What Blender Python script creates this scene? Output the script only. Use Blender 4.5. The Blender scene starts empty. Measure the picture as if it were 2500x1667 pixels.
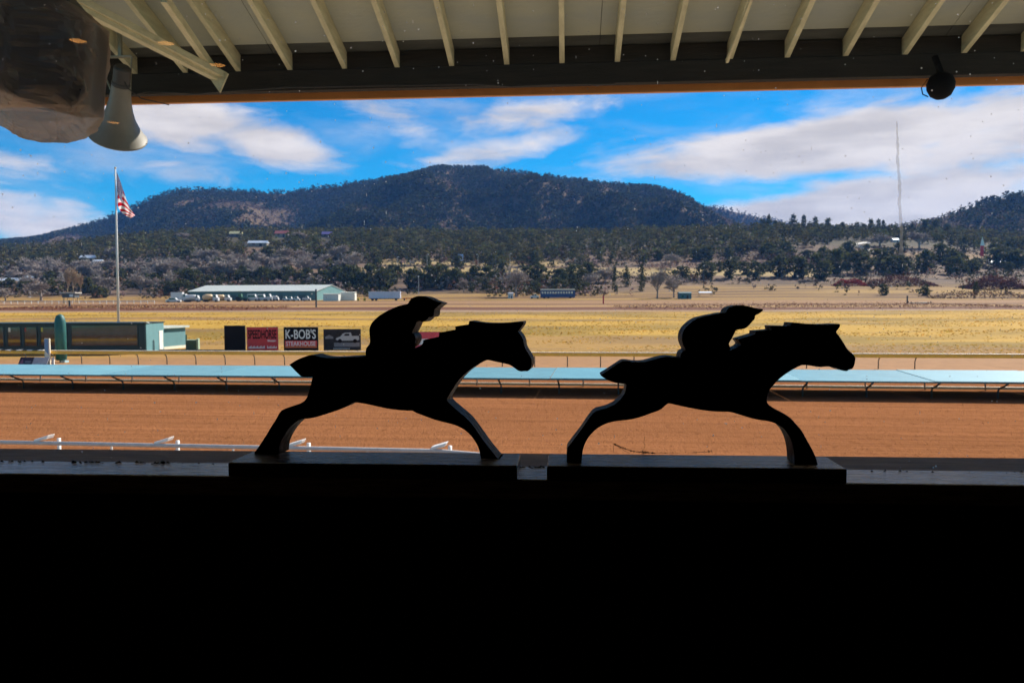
import bpy, math, random
import numpy as np
from mathutils import Vector, Matrix

random.seed(7)
rng = np.random.default_rng(7)
R = math.radians
S = bpy.context.scene
COL = S.collection

# ---------------------------------------------------------------- camera
CZ = 4.7                      # eye height above the racing surface
F = 1915.0                    # focal length in photograph pixels (2500 wide)
cam_d = bpy.data.cameras.new('camera')
cam = bpy.data.objects.new('camera', cam_d)
COL.objects.link(cam)
S.camera = cam
cam_d.sensor_width = 36.0
cam_d.lens = 36.0 * F / 2500.0
cam_d.clip_start = 0.05
cam_d.clip_end = 20000
cam_d.dof.use_dof = True
cam_d.dof.focus_distance = 1.12
cam_d.dof.aperture_fstop = 22.0
CROT = Matrix.Rotation(R(90 - 2.80), 3, 'X') @ Matrix.Rotation(R(-0.23), 3, 'Z')
cam.matrix_world = Matrix.Translation((0, 0, CZ)) @ CROT.to_4x4()

# ---------------------------------------------------------------- sun, sky, exposure
SUN_EL, SUN_AZ = 38.0, 44.0            # azimuth clockwise from the viewing direction (+Y)
sd = bpy.data.lights.new('sun', 'SUN')
sun = bpy.data.objects.new('sun', sd)
COL.objects.link(sun)
sd.energy = 5.0
sd.angle = R(0.53)
sd.color = (1.0, 0.93, 0.82)
sdir = Vector((math.sin(R(SUN_AZ)) * math.cos(R(SUN_EL)), math.cos(R(SUN_AZ)) * math.cos(R(SUN_EL)), math.sin(R(SUN_EL))))
sun.rotation_euler = sdir.to_track_quat('Z', 'Y').to_euler()

S.view_settings.view_transform = 'Standard'
S.view_settings.look = 'None'
S.view_settings.exposure = 1.0
S.view_settings.gamma = 1.0
S.view_settings.use_curve_mapping = False
S.render.engine = 'CYCLES'
S.cycles.use_denoising = True
S.cycles.max_bounces = 6
S.cycles.diffuse_bounces = 3
S.cycles.use_adaptive_sampling = True
S.cycles.adaptive_threshold = 0.015
S.cycles.volume_bounces = 0
S.cycles.transparent_max_bounces = 16
S.cycles.sample_clamp_indirect = 8

W = bpy.data.worlds.new('World')
S.world = W
W.use_nodes = True
W.cycles.sampling_method = 'MANUAL'
W.cycles.sample_map_resolution = 256
wn, wl = W.node_tree.nodes, W.node_tree.links
wn.clear()


def pix_azel(px, py):
    d = CROT @ Vector(((px - 1250) / F, -(py - 833.5) / F, -1.0))
    d.normalize()
    return math.atan2(d.x, d.y), math.asin(d.z)


def wmath(op, a, b=None, c=None):
    n = wn.new('ShaderNodeMath')
    n.operation = op
    for i, v in enumerate((a, b, c)):
        if v is None:
            continue
        if isinstance(v, (int, float)):
            n.inputs[i].default_value = v
        else:
            wl.new(v, n.inputs[i])
    return n.outputs[0]


def wrange(v, a, b, c, d, smooth=True):
    n = wn.new('ShaderNodeMapRange')
    n.interpolation_type = 'SMOOTHSTEP' if smooth else 'LINEAR'
    wl.new(v, n.inputs[0])
    for i, x in enumerate((a, b, c, d)):
        n.inputs[i + 1].default_value = x
    return n.outputs[0]


wtc = wn.new('ShaderNodeTexCoord')
wsep = wn.new('ShaderNodeSeparateXYZ')
wl.new(wtc.outputs['Generated'], wsep.inputs[0])
w_az = wmath('ARCTAN2', wsep.outputs[0], wsep.outputs[1])
w_el = wmath('ARCSINE', wsep.outputs[2])
wcomb = wn.new('ShaderNodeCombineXYZ')
wl.new(w_az, wcomb.inputs[0])
wl.new(w_el, wcomb.inputs[1])
sky = wn.new('ShaderNodeTexSky')
sky.sky_type = 'NISHITA'
sky.sun_disc = False
sky.sun_elevation = R(SUN_EL)
sky.sun_rotation = R(SUN_AZ)
sky.altitude = 2000
sky.air_density = 1.0
sky.dust_density = 0.2
sky.ozone_density = 3.0
wh = wn.new('ShaderNodeHueSaturation')
wh.inputs['Saturation'].default_value = 1.35
wh.inputs['Value'].default_value = 1.0
wl.new(sky.outputs[0], wh.inputs['Color'])
wtint = wn.new('ShaderNodeVectorMath')
wtint.operation = 'MULTIPLY'
wtint.inputs[1].default_value = (.05, .88, .92)
wl.new(wh.outputs[0], wtint.inputs[0])


def wnoise(scale, sx, sy, detail, rough, off=0.0, dist=0.0):
    m = wn.new('ShaderNodeMapping')
    m.inputs['Scale'].default_value = (sx, sy, 1)
    m.inputs['Location'].default_value = (off, off * 0.7, off * 0.3)
    wl.new(wcomb.outputs[0], m.inputs[0])
    n = wn.new('ShaderNodeTexNoise')
    n.inputs['Scale'].default_value = scale
    n.inputs['Detail'].default_value = detail
    n.inputs['Roughness'].default_value = rough
    n.inputs['Distortion'].default_value = dist
    wl.new(m.outputs[0], n.inputs['Vector'])
    return n.outputs['Fac']


# cloud banks of the photographed sky: centre pixel, half width, half height, tilt (deg, + = right end up), weight
CLOUDS = [
    (430, 300, 330, 70, -4, 1.0), (640, 350, 260, 60, -12, .9), (470, 425, 150, 38, -3, .75), (760, 385, 120, 30, -5, .5),
    (980, 300, 230, 80, -25, .62), (1300, 270, 300, 60, 12, .64), (1180, 375, 360, 50, 10, .58), (1450, 340, 160, 60, 0, .32),
    (2050, 345, 600, 70, 4, 1.4), (2420, 350, 330, 75, 6, 1.1), (2050, 525, 540, 90, 8, 1.5), (2300, 440, 330, 60, 3, .95),
    (1710, 432, 80, 24, 0, .5), (2150, 255, 420, 40, 2, .42), (70, 540, 260, 75, -14, 1.0), (160, 500, 90, 18, -5, .5),
    (-500, 420, 500, 80, 6, .9), (3100, 380, 600, 90, 0, 1.0), (560, 610, 900, 40, 0, .25)]
acc = None
for px, py, hw, hh, tilt, wgt in CLOUDS:
    a, e = pix_azel(px, py)
    m = wn.new('ShaderNodeMapping')
    m.vector_type = 'TEXTURE'
    m.inputs['Location'].default_value = (a, e, 0)
    m.inputs['Rotation'].default_value = (0, 0, R(tilt))
    m.inputs['Scale'].default_value = (hw / F, hh / F, 1)
    wl.new(wcomb.outputs[0], m.inputs[0])
    ln = wn.new('ShaderNodeVectorMath')
    ln.operation = 'LENGTH'
    wl.new(m.outputs[0], ln.inputs[0])
    g = wrange(ln.outputs['Value'], 0.1, 1.35, wgt, 0.0)
    acc = g if acc is None else wmath('MAXIMUM', acc, g)
# the sky goes on with the same broken cloud all round
glob = wrange(wnoise(3.0, 1.0, 2.6, 3, .5, 11.0), .45, .7, 0.0, 1.0)
out_of_view = wrange(wmath('ABSOLUTE', w_az), .75, 1.05, 0, 1)
high = wrange(w_el, .36, .5, 0, 1)
acc = wmath('MAXIMUM', acc, wmath('MULTIPLY', glob, wmath('MAXIMUM', out_of_view, high)))
fb = wnoise(9.0, 1.0, 3.2, 6, .58, 3.0, .5)
fb2 = wnoise(30.0, 1.0, 2.2, 4, .6, 8.0, .3)
dens = wmath('ADD', acc, wmath('MULTIPLY', wmath('SUBTRACT', fb, .5), 1.55))
dens = wmath('ADD', dens, wmath('MULTIPLY', wmath('SUBTRACT', fb2, .5), .42))
cov = wrange(dens, .16, .98, 0.0, .98)
veil = wmath('MAXIMUM', cov, wrange(wnoise(5.0, 1.0, 3.0, 4, .6, 21.0, .4), .40, .8, 0, .46))
shade = wrange(wnoise(7.0, 1.0, 4.0, 3, .55, 31.0), .32, .66, 0.74, 1.05)
cc = wn.new('ShaderNodeVectorMath')
cc.operation = 'SCALE'
cc.inputs[0].default_value = (6.7, 6.1, 5.6)
wl.new(shade, cc.inputs['Scale'])
wmix = wn.new('ShaderNodeMix')
wmix.data_type = 'RGBA'
wl.new(veil, wmix.inputs['Factor'])
wl.new(wtint.outputs[0], wmix.inputs['A'])
wl.new(cc.outputs[0], wmix.inputs['B'])
wbg = wn.new('ShaderNodeBackground')
wbg.inputs['Strength'].default_value = 0.075
wl.new(wmix.outputs['Result'], wbg.inputs['Color'])
wo = wn.new('ShaderNodeOutputWorld')
wl.new(wbg.outputs[0], wo.inputs['Surface'])

# ---------------------------------------------------------------- geometry of the view
CAMP = Vector((0, 0, CZ))


def ray(px, py):
    return CROT @ Vector(((px - 1250) / F, -(py - 833.5) / F, -1.0))


def at(px, py, Y):
    d = ray(px, py)
    return CAMP + d * (Y / d.y)


def frame_hit(px, py, psi, dist):
    """local (along, up) where the pixel's ray meets the upright plane at distance dist whose normal is turned psi degrees"""
    d = ray(px, py)
    s, c = math.sin(R(psi)), math.cos(R(psi))
    t = dist / (d.x * s + d.y * c)
    p = CAMP + d * t
    return p.x * c - p.y * s, p.z


def frame_pt(psi, x, y, z):
    s, c = math.sin(R(psi)), math.cos(R(psi))
    return Vector((x * c + y * s, -x * s + y * c, z))


BPSI = 4.0      # the building (window wall, eave)
TPSI = 7.2      # the race track
MEND = 1.0

# ---------------------------------------------------------------- materials
MATS = {}


def mat(name, col, rough=.7, var=.0, scale=5.0, bump=.0, bscale=None, metal=0.0, spec=.5, stretch=None, attr=None, island=0.0,
        col2=None, trans=0.0, coord='Object'):
    if name in MATS:
        return MATS[name]
    m = bpy.data.materials.new(name)
    m.use_nodes = True
    nt = m.node_tree
    n, l = nt.nodes, nt.links
    b = n['Principled BSDF']
    b.inputs['Roughness'].default_value = rough
    b.inputs['Metallic'].default_value = metal
    b.inputs['Specular IOR Level'].default_value = spec
    src = None
    if attr:
        a = n.new('ShaderNodeAttribute')
        a.attribute_name = attr
        src = a.outputs['Color']
    tc = n.new('ShaderNodeTexCoord')
    vec = tc.outputs[coord]
    if stretch:
        mp = n.new('ShaderNodeMapping')
        mp.inputs['Scale'].default_value = stretch
        l.new(vec, mp.inputs[0])
        vec = mp.outputs[0]
    if var > 0 or col2:
        nz = n.new('ShaderNodeTexNoise')
        nz.inputs['Scale'].default_value = scale
        nz.inputs['Detail'].default_value = 6
        nz.inputs['Roughness'].default_value = .62
        l.new(vec, nz.inputs['Vector'])
        mr = n.new('ShaderNodeMapRange')
        mr.inputs[1].default_value = .3
        mr.inputs[2].default_value = .7
        l.new(nz.outputs['Fac'], mr.inputs[0])
        mx = n.new('ShaderNodeMix')
        mx.data_type = 'RGBA'
        l.new(mr.outputs[0], mx.inputs['Factor'])
        if src is not None:
            for sock, k in (('A', 1 - var), ('B', 1 + var)):
                vm = n.new('ShaderNodeVectorMath')
                vm.operation = 'SCALE'
                vm.inputs['Scale'].default_value = k
                l.new(src, vm.inputs[0])
                l.new(vm.outputs[0], mx.inputs[sock])
        else:
            ca = [c * (1 - var) for c in col]
            cb = list(col2) if col2 else [min(1, c * (1 + var)) for c in col]
            mx.inputs['A'].default_value = (*ca, 1)
            mx.inputs['B'].default_value = (*cb, 1)
        src = mx.outputs['Result']
    if island > 0:
        g = n.new('ShaderNodeNewGeometry')
        mr = n.new('ShaderNodeMapRange')
        mr.inputs[3].default_value = 1 - island
        mr.inputs[4].default_value = 1 + island
        l.new(g.outputs['Random Per Island'], mr.inputs[0])
        vm = n.new('ShaderNodeVectorMath')
        vm.operation = 'SCALE'
        if src is not None:
            l.new(src, vm.inputs[0])
        else:
            vm.inputs[0].default_value = col
        l.new(mr.outputs[0], vm.inputs['Scale'])
        src = vm.outputs[0]
    if src is not None:
        l.new(src, b.inputs['Base Color'])
    else:
        b.inputs['Base Color'].default_value = (*col, 1)
    if bump > 0:
        nb = n.new('ShaderNodeTexNoise')
        nb.inputs['Scale'].default_value = bscale or scale
        nb.inputs['Detail'].default_value = 5
        l.new(vec, nb.inputs['Vector'])
        bp = n.new('ShaderNodeBump')
        bp.inputs['Strength'].default_value = bump
        bp.inputs['Distance'].default_value = .02
        l.new(nb.outputs['Fac'], bp.inputs['Height'])
        l.new(bp.outputs[0], b.inputs['Normal'])
    if trans > 0:
        tr = n.new('ShaderNodeBsdfTranslucent')
        if src is not None:
            l.new(src, tr.inputs['Color'])
        else:
            tr.inputs['Color'].default_value = (*col, 1)
        ms = n.new('ShaderNodeMixShader')
        ms.inputs[0].default_value = trans
        l.new(b.outputs[0], ms.inputs[1])
        l.new(tr.outputs[0], ms.inputs[2])
        l.new(ms.outputs[0], n['Material Output'].inputs['Surface'])
    MATS[name] = m
    return m


# ---------------------------------------------------------------- mesh helpers
class MB:
    def __init__(self):
        self.v, self.f = [], []

    def add(self, vs, fs):
        o = len(self.v)
        self.v += [tuple(v) for v in vs]
        self.f += [tuple(i + o for i in f) for f in fs]
        return self

    def box(self, x0, x1, y0, y1, z0, z1):
        return self.add([(x0, y0, z0), (x1, y0, z0), (x1, y1, z0), (x0, y1, z0), (x0, y0, z1), (x1, y0, z1), (x1, y1, z1), (x0, y1, z1)],
                        [(3, 2, 1, 0), (4, 5, 6, 7), (0, 1, 5, 4), (1, 2, 6, 5), (2, 3, 7, 6), (3, 0, 4, 7)])

    def hexa(self, p):          # eight corners, bottom ring then top ring
        return self.add(p, [(3, 2, 1, 0), (4, 5, 6, 7), (0, 1, 5, 4), (1, 2, 6, 5), (2, 3, 7, 6), (3, 0, 4, 7)])

    def prism(self, poly, a, b, axis='y'):   # poly in the two remaining axes, extruded from a to b
        n = len(poly)

        def P(p, d):
            return {'y': (p[0], d, p[1]), 'x': (d, p[0], p[1]), 'z': (p[0], p[1], d)}[axis]
        vs = [P(p, a) for p in poly] + [P(p, b) for p in poly]
        fs = [tuple(range(n)), tuple(range(2 * n - 1, n - 1, -1))]
        fs += [(i, i + n, (i + 1) % n + n, (i + 1) % n) for i in range(n)]
        return self.add(vs, fs)

    def tube(self, pts, r, n=8, caps=True):
        pts = [Vector(p) for p in pts]
        rr = r if isinstance(r, (list, tuple)) else [r] * len(pts)
        rings = []
        for i, p in enumerate(pts):
            t = (pts[min(i + 1, len(pts) - 1)] - pts[max(i - 1, 0)]).normalized()
            ref = Vector((0, 0, 1)) if abs(t.z) < .9 else Vector((1, 0, 0))
            u = t.cross(ref).normalized()
            w = t.cross(u)
            rings.append([p + (u * math.cos(2 * math.pi * k / n) + w * math.sin(2 * math.pi * k / n)) * rr[i] for k in range(n)])
        vs = [q for rg in rings for q in rg]
        fs = []
        for i in range(len(pts) - 1):
            for k in range(n):
                a, b = i * n + k, i * n + (k + 1) % n
                fs.append((a, b, b + n, a + n))
        if caps:
            fs.append(tuple(range(n - 1, -1, -1)))
            fs.append(tuple((len(pts) - 1) * n + k for k in range(n)))
        return self.add(vs, fs)

    def lathe(self, prof, n=24, axis=Vector((0, 0, 1)), org=Vector((0, 0, 0))):   # (radius, along axis)
        axis = Vector(axis).normalized()
        ref = Vector((1, 0, 0)) if abs(axis.x) < .8 else Vector((0, 1, 0))
        u = axis.cross(ref).normalized()
        w = axis.cross(u)
        vs, fs = [], []
        for r_, h in prof:
            for k in range(n):
                a = 2 * math.pi * k / n
                vs.append(Vector(org) + axis * h + (u * math.cos(a) + w * math.sin(a)) * r_)
        for i in range(len(prof) - 1):
            for k in range(n):
                a, b = i * n + k, i * n + (k + 1) % n
                fs.append((a, b, b + n, a + n))
        return self.add(vs, fs)

    def build(self, name, m, parent=None, smooth=False, bevel=0.0):
        me = bpy.data.meshes.new(name)
        me.from_pydata(self.v, [], self.f)
        me.update()
        if smooth:
            me.polygons.foreach_set('use_smooth', [True] * len(me.polygons))
        me.materials.append(m)
        o = bpy.data.objects.new(name, me)
        COL.objects.link(o)
        if parent is not None:
            o.parent = parent
        if bevel:
            bv = o.modifiers.new('bevel', 'BEVEL')
            bv.width = bevel
            bv.segments = 2
            bv.limit_method = 'ANGLE'
            bv.angle_limit = R(40)
        return o


def np_mesh(name, V, T, mats, col=None, smooth=False, fmat=None, sides=3):
    V = np.asarray(V, np.float32)
    T = np.asarray(T, np.int32)
    me = bpy.data.meshes.new(name)
    me.vertices.add(len(V))
    me.vertices.foreach_set('co', V.ravel())
    me.loops.add(T.size)
    me.loops.foreach_set('vertex_index', T.ravel())
    me.polygons.add(len(T))
    me.polygons.foreach_set('loop_start', np.arange(0, T.size, sides, dtype=np.int32))
    if smooth:
        me.polygons.foreach_set('use_smooth', np.ones(len(T), bool))
    for m in mats:
        me.materials.append(m)
    if fmat is not None:
        me.polygons.foreach_set('material_index', np.asarray(fmat, np.int32))
    me.update(calc_edges=True)
    if col is not None:
        ca = me.color_attributes.new('Col', 'FLOAT_COLOR', 'POINT')
        c4 = np.ones((len(V), 4), np.float32)
        c4[:, :3] = col
        ca.data.foreach_set('color', c4.ravel())
    return me


def obj(name, me, parent=None, loc=None):
    o = bpy.data.objects.new(name, me)
    COL.objects.link(o)
    if parent is not None:
        o.parent = parent
    if loc is not None:
        o.location = loc
    return o


def tag(o, label=None, cat=None, group=None, kind=None):
    if label:
        o['label'] = label
    if cat:
        o['category'] = cat
    if group:
        o['group'] = group
    if kind:
        o['kind'] = kind
    return o


def thing(name, label, cat, loc=(0, 0, 0), rz=0.0, group=None):
    o = bpy.data.objects.new(name, None)
    COL.objects.link(o)
    o.location = loc
    o.rotation_euler = (0, 0, rz)
    o.empty_display_size = .2
    return tag(o, label, cat, group)


def link_copy(src, parent):
    c = src.copy()
    COL.objects.link(c)
    c.parent = parent
    return c


ORD = ['', 'second', 'third', 'fourth', 'fifth', 'sixth', 'seventh', 'eighth', 'ninth', 'tenth', 'eleventh', 'twelfth', 'thirteenth',
       'fourteenth', 'fifteenth', 'sixteenth', 'seventeenth', 'eighteenth', 'nineteenth', 'twentieth', 'twenty-first', 'twenty-second',
       'twenty-third', 'twenty-fourth', 'twenty-fifth', 'twenty-sixth', 'twenty-seventh', 'twenty-eighth', 'twenty-ninth', 'thirtieth']


_ONES = ['', 'first', 'second', 'third', 'fourth', 'fifth', 'sixth', 'seventh', 'eighth', 'ninth']
for _t, _n in (('thirty', 'thirtieth'), ('forty', 'fortieth'), ('fifty', 'fiftieth'), ('sixty', 'sixtieth')):
    if _t != 'thirty':
        ORD.append(_n)
    ORD += [_t + '-' + q for q in _ONES[1:]]


def ordinal(i):
    return 'leftmost' if i == 0 else ORD[i] + ' from left'


# value noise used for terrain relief
def vnoise(x, y, seed=0):
    x = np.asarray(x, float)
    y = np.asarray(y, float)
    xi, yi = np.floor(x).astype(np.int64), np.floor(y).astype(np.int64)
    fx, fy = x - xi, y - yi
    fx, fy = fx * fx * (3 - 2 * fx), fy * fy * (3 - 2 * fy)

    def h(a, b):
        n = (a * 374761393 + b * 668265263 + seed * 144665) & 0xffffffff
        n = ((n ^ (n >> 13)) * 1274126177) & 0xffffffff
        return ((n ^ (n >> 16)) & 0xffff) / 65535.0
    return (h(xi, yi) * (1 - fx) + h(xi + 1, yi) * fx) * (1 - fy) + (h(xi, yi + 1) * (1 - fx) + h(xi + 1, yi + 1) * fx) * fy


def fbm(x, y, o=4, seed=0):
    s, a, t = 0, .5, 0
    for k in range(o):
        s = s + a * vnoise(np.asarray(x) * 2 ** k, np.asarray(y) * 2 ** k, seed + k * 17)
        t += a
        a *= .5
    return s / t


# ================================================================ LARGE STRUCTURE
# ---------------------------------------------------------------- terrain
TP = np.array([-900, 0, 500, 900, 1400, 1900, 2250, 2500, 3400], float)
TU = np.array([at(p, 740, 1.0).x for p in TP])
TY = [250, 300, 330, 400, 470, 550, 620, 700, 780, 860, 930, 1000, 1150]
TT = np.array([
    [762, 762, 761, 760, 760, 759, 758, 757, 756],
    [750, 750, 749, 748, 748, 748, 747, 746, 746],
    [744, 744, 743, 742, 742, 742, 741, 740, 740],
    [736, 736, 734, 733, 731, 729, 729, 729, 729],
    [724, 724, 722, 718, 714, 712, 712, 712, 712],
    [705, 705, 700, 695, 692, 692, 690, 693, 693],
    [690, 690, 672, 662, 664, 668, 668, 668, 668],
    [668, 668, 640, 643, 646, 645, 640, 645, 645],
    [647, 647, 613, 615, 618, 610, 612, 620, 620],
    [629, 629, 592, 592, 594, 580, 590, 600, 600],
    [620, 620, 581, 580, 582, 570, 577, 590, 590],
    [617, 617, 576, 574, 576, 564, 570, 582, 582],
    [626, 626, 588, 586, 588, 578, 582, 592, 592]], float)
TZ = np.zeros((len(TY) + 3, len(TP)))
TYY = np.array([65.0, 110.0] + TY + [1400.0])
for j, p in enumerate(TP):
    TZ[0, j] = 0
    TZ[1, j] = .35
    for i, Y in enumerate(TY):
        TZ[i + 2, j] = at(p, TT[i, j], Y).z
    TZ[-1, j] = 58


def ground_z(X, Y):
    X = np.atleast_1d(np.asarray(X, float))
    Y = np.atleast_1d(np.asarray(Y, float))
    u = X / np.maximum(Y, 60)
    iu = np.clip(np.interp(u, TU, np.arange(len(TU))), 0, len(TU) - 1.001)
    iy = np.clip(np.interp(Y, TYY, np.arange(len(TYY))), 0, len(TYY) - 1.001)
    a, b = iu.astype(int), iy.astype(int)
    fu, fy = iu - a, iy - b
    fu = fu * fu * (3 - 2 * fu)
    z = (TZ[b, a] * (1 - fu) + TZ[b, a + 1] * fu) * (1 - fy) + (TZ[b + 1, a] * (1 - fu) + TZ[b + 1, a + 1] * fu) * fy
    k = np.clip((Y - 72) / 30, 0, 1) * np.clip((262 - Y) / 20, 0, 1)
    z = z + k * (fbm(X / 26, Y / 11, 3, 3) - .5) * .9 + k * (fbm(X / 7, Y / 4, 2, 9) - .5) * .16
    k2 = np.clip((Y - 340) / 60, 0, 1)
    z = z + k2 * (fbm(X / 60, Y / 40, 3, 5) - .5) * 2.2 * np.clip((Y - 430) / 80, 0, 1)
    return z


def on_ground(px, py, near=64.0, far=1020.0):
    """where the pixel's ray meets the terrain"""
    d = ray(px, py)
    ys = np.concatenate([np.linspace(near, 330, 500), np.linspace(331, far, 700)])
    X = d.x / d.y * ys
    zr = CZ + d.z / d.y * ys
    g = ground_z(X, ys)
    hit = np.nonzero(zr <= g)[0]
    i = hit[0] if len(hit) else len(ys) - 1
    return Vector((X[i], ys[i], g[i]))


def gpt(X, Y):
    return Vector((X, Y, float(ground_z(X, Y)[0])))


rowsY = np.concatenate([np.linspace(-70, 60, 14), np.linspace(64, 130, 60), np.linspace(131.5, 260, 80), np.linspace(262, 345, 60),
                        np.linspace(348, 700, 110), np.linspace(708, 1160, 60), np.linspace(1200, 3300, 12)])
cu = np.linspace(-1.25, 1.25, 420)
YY, UU = np.meshgrid(rowsY, cu, indexing='ij')
XX = UU * np.maximum(YY, 70)
ZZ = ground_z(XX, YY).reshape(XX.shape) if False else ground_z(XX.ravel(), YY.ravel()).reshape(XX.shape)
ZZ[YY < 64] = -.012
PXs = 1250 + F * UU


def lerp3(a, b, t):
    t = np.clip(t, 0, 1)[..., None]
    return np.asarray(a) * (1 - t) + np.asarray(b) * t


def sstep(a, b, x):
    t = np.clip((x - a) / (b - a), 0, 1)
    return t * t * (3 - 2 * t)


GRASS = np.array((.56, .335, .055))
GRASS2 = np.array((.31, .20, .040))
DIRTP = np.array((.40, .215, .10))
n1 = fbm(XX / 34, YY / 13, 4, 21)
n2 = fbm(XX / 90, YY / 30, 3, 31)
c = lerp3(GRASS2, GRASS, sstep(.30, .56, n1))
n4 = fbm(XX / 60, YY / 7, 4, 57)
c = lerp3(c, np.array((.25, .165, .065)), sstep(.54, .68, n4) * .75)
c = lerp3(c, np.array((.30, .17, .09)), sstep(.58, .70, n2) * .5)
c = lerp3(c, DIRTP, sstep(78, 62, YY))                                     # bare strip along the inner rail
c = lerp3(c, np.array((.38, .255, .16)), sstep(243, 252, YY))              # pale service road
c = lerp3(c, np.array((.17, .07, .035)), sstep(258, 264, YY + (n1 - .5) * 18))      # red-brown weeds of the backstretch
c = lerp3(c, np.array((.42, .25, .10)), sstep(288, 294, YY + (n1 - .5) * 10))
c = lerp3(c, np.array((.22, .115, .055)), sstep(312, 318, YY))
c = lerp3(c, np.array((.36, .205, .095)), sstep(330, 338, YY))
n3 = fbm(XX / 120, YY / 9, 4, 47)
fieldc = lerp3(np.array((.19, .105, .045)), np.array((.45, .275, .075)), sstep(.36, .58, n3))
c = lerp3(c, fieldc, sstep(365, 385, YY))
brush = lerp3(np.array((.10, .07, .05)), np.array((.22, .145, .095)), sstep(.35, .65, n1))
kb = sstep(430, 500, YY) * (1 - .75 * sstep(1500, 1700, PXs) * sstep(560, 500, YY))
c = lerp3(c, brush, kb)
tanf = sstep(590, 604, YY) * sstep(668, 652, YY) * sstep(850, 930, PXs) * sstep(2060, 1960, PXs) + sstep(672, 690, YY) * sstep(735, 720, YY) * sstep(880, 960, PXs) * sstep(1420, 1330, PXs)
c = lerp3(c, np.array((.48, .35, .15)), np.clip(tanf, 0, 1) * .9)
tanr = sstep(690, 702, YY) * sstep(770, 755, YY) * sstep(2080, 2140, PXs)
c = lerp3(c, np.array((.42, .28, .13)), tanr * .5)
c = lerp3(c, np.array((.10, .085, .05)), sstep(790, 830, YY))
gm_ = mat('ground_soil', (.3, .2, .1), .95, var=.16, scale=.9, attr='Col', spec=.1, bump=.5, bscale=1.6)
nr, nc = XX.shape
idx = np.arange(nr * nc).reshape(nr, nc)
Q = np.stack([idx[:-1, :-1], idx[:-1, 1:], idx[1:, 1:], idx[1:, :-1]], -1).reshape(-1, 4)
c = c * .70
me = np_mesh('ground', np.stack([XX, YY, ZZ], -1).reshape(-1, 3), Q, [gm_], col=c.reshape(-1, 3), smooth=True, sides=4)
tag(obj('ground', me), kind='structure')

# ---------------------------------------------------------------- mountains
CREST = [(-700, 640), (-300, 618), (0, 592), (96, 583), (213, 549), (319, 507), (400, 470), (457, 461), (595, 464), (690, 470), (765, 458),
         (900, 443), (1000, 431), (1036, 417), (1085, 408), (1170, 409), (1275, 419), (1380, 436), (1490, 450), (1595, 458), (1658, 470),
         (1700, 494), (1745, 520), (1800, 545), (1870, 562), (2000, 580), (2300, 590), (2900, 600)]
FARR = [(1500, 560), (1600, 520), (1660, 502), (1700, 498), (1755, 503), (1810, 517), (1860, 528), (1920, 540), (2020, 556), (2100, 566), (2200, 580), (2400, 590)]
RIGHTH = [(2060, 590), (2120, 570), (2170, 556), (2255, 538), (2335, 516), (2410, 490), (2500, 470), (2650, 440), (2900, 410), (3200, 400)]
mtn_m = mat('mountain_soil', (.105, .075, .048), .95, var=.35, scale=.012, spec=.05)
FOREST_PTS = []      # (x, y, z, size, kind)


def make_hill(name, crest, Y0, Yc, z0, cols, rows, seed, spurs, rel, drop=5):
    cp = np.array(crest, float)
    pxs = np.linspace(cp[0, 0], cp[-1, 0], cols)
    cy = np.interp(pxs, cp[:, 0], cp[:, 1]) + drop
    k = np.array([1, 2, 3, 2, 1.]) / 9
    cy[2:-2] = np.convolve(cy, k, 'valid')
    V = np.zeros((rows + 4, cols, 3))
    vv = np.linspace(0, 1, rows)
    for j, p in enumerate(pxs):
        top = at(p, cy[j], Yc)
        u = top.x / top.y
        for i, v in enumerate(vv):
            Y = Y0 + (Yc - Y0) * v
            sh = v ** 1.25
            z = z0 + (top.z - z0) * sh
            V[i, j] = (u * Y, Y, z)
        for q in range(4):
            Y = Yc + (q + 1) * 110
            V[rows + q, j] = (u * Y, Y, top.z - (q + 1) * 42)
    env = 2.2 * np.clip(vv, 0, 1) ** .9 * (1 - np.clip(vv, 0, 1)) ** 1.15
    Xg, Yg = V[:rows, :, 0], V[:rows, :, 1]
    rdg = 1 - np.abs(2 * fbm(Xg / 420 + Yg / 1500, Yg / 900, 3, seed) - 1)
    rdg2 = 1 - np.abs(2 * fbm(Xg / 130, Yg / 260, 2, seed + 5) - 1)
    dz = (rdg - .62) * rel * 1.5 + (rdg2 - .66) * rel * .42
    for (p0, p1, w, h) in spurs:
        cen = p1 + (p0 - p1) * vv[:, None]
        dz = dz + h * np.exp(-((pxs[None, :] - cen) / w) ** 2)
    V[:rows, :, 2] += dz * env[:, None]
    topz, topy = V[rows - 1, :, 2], V[rows - 1, :, 1]
    cap_ = CZ + (topz - CZ)[None] / topy[None] * V[:rows, :, 1] - 3 * (1 - vv[:, None]) - 25 * (1 - vv[:, None]) ** 2
    V[:rows, :, 2] = np.minimum(V[:rows, :, 2], np.where(vv[:, None] < .999, cap_, 1e9))
    n_r = rows + 4
    ix = np.arange(n_r * cols).reshape(n_r, cols)
    q = np.stack([ix[:-1, :-1], ix[:-1, 1:], ix[1:, 1:], ix[1:, :-1]], -1).reshape(-1, 4)
    me_ = np_mesh(name, V.reshape(-1, 3), q, [mtn_m], smooth=True, sides=4)
    tag(obj(name, me_), kind='structure')
    return V[:rows + 1]


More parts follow.
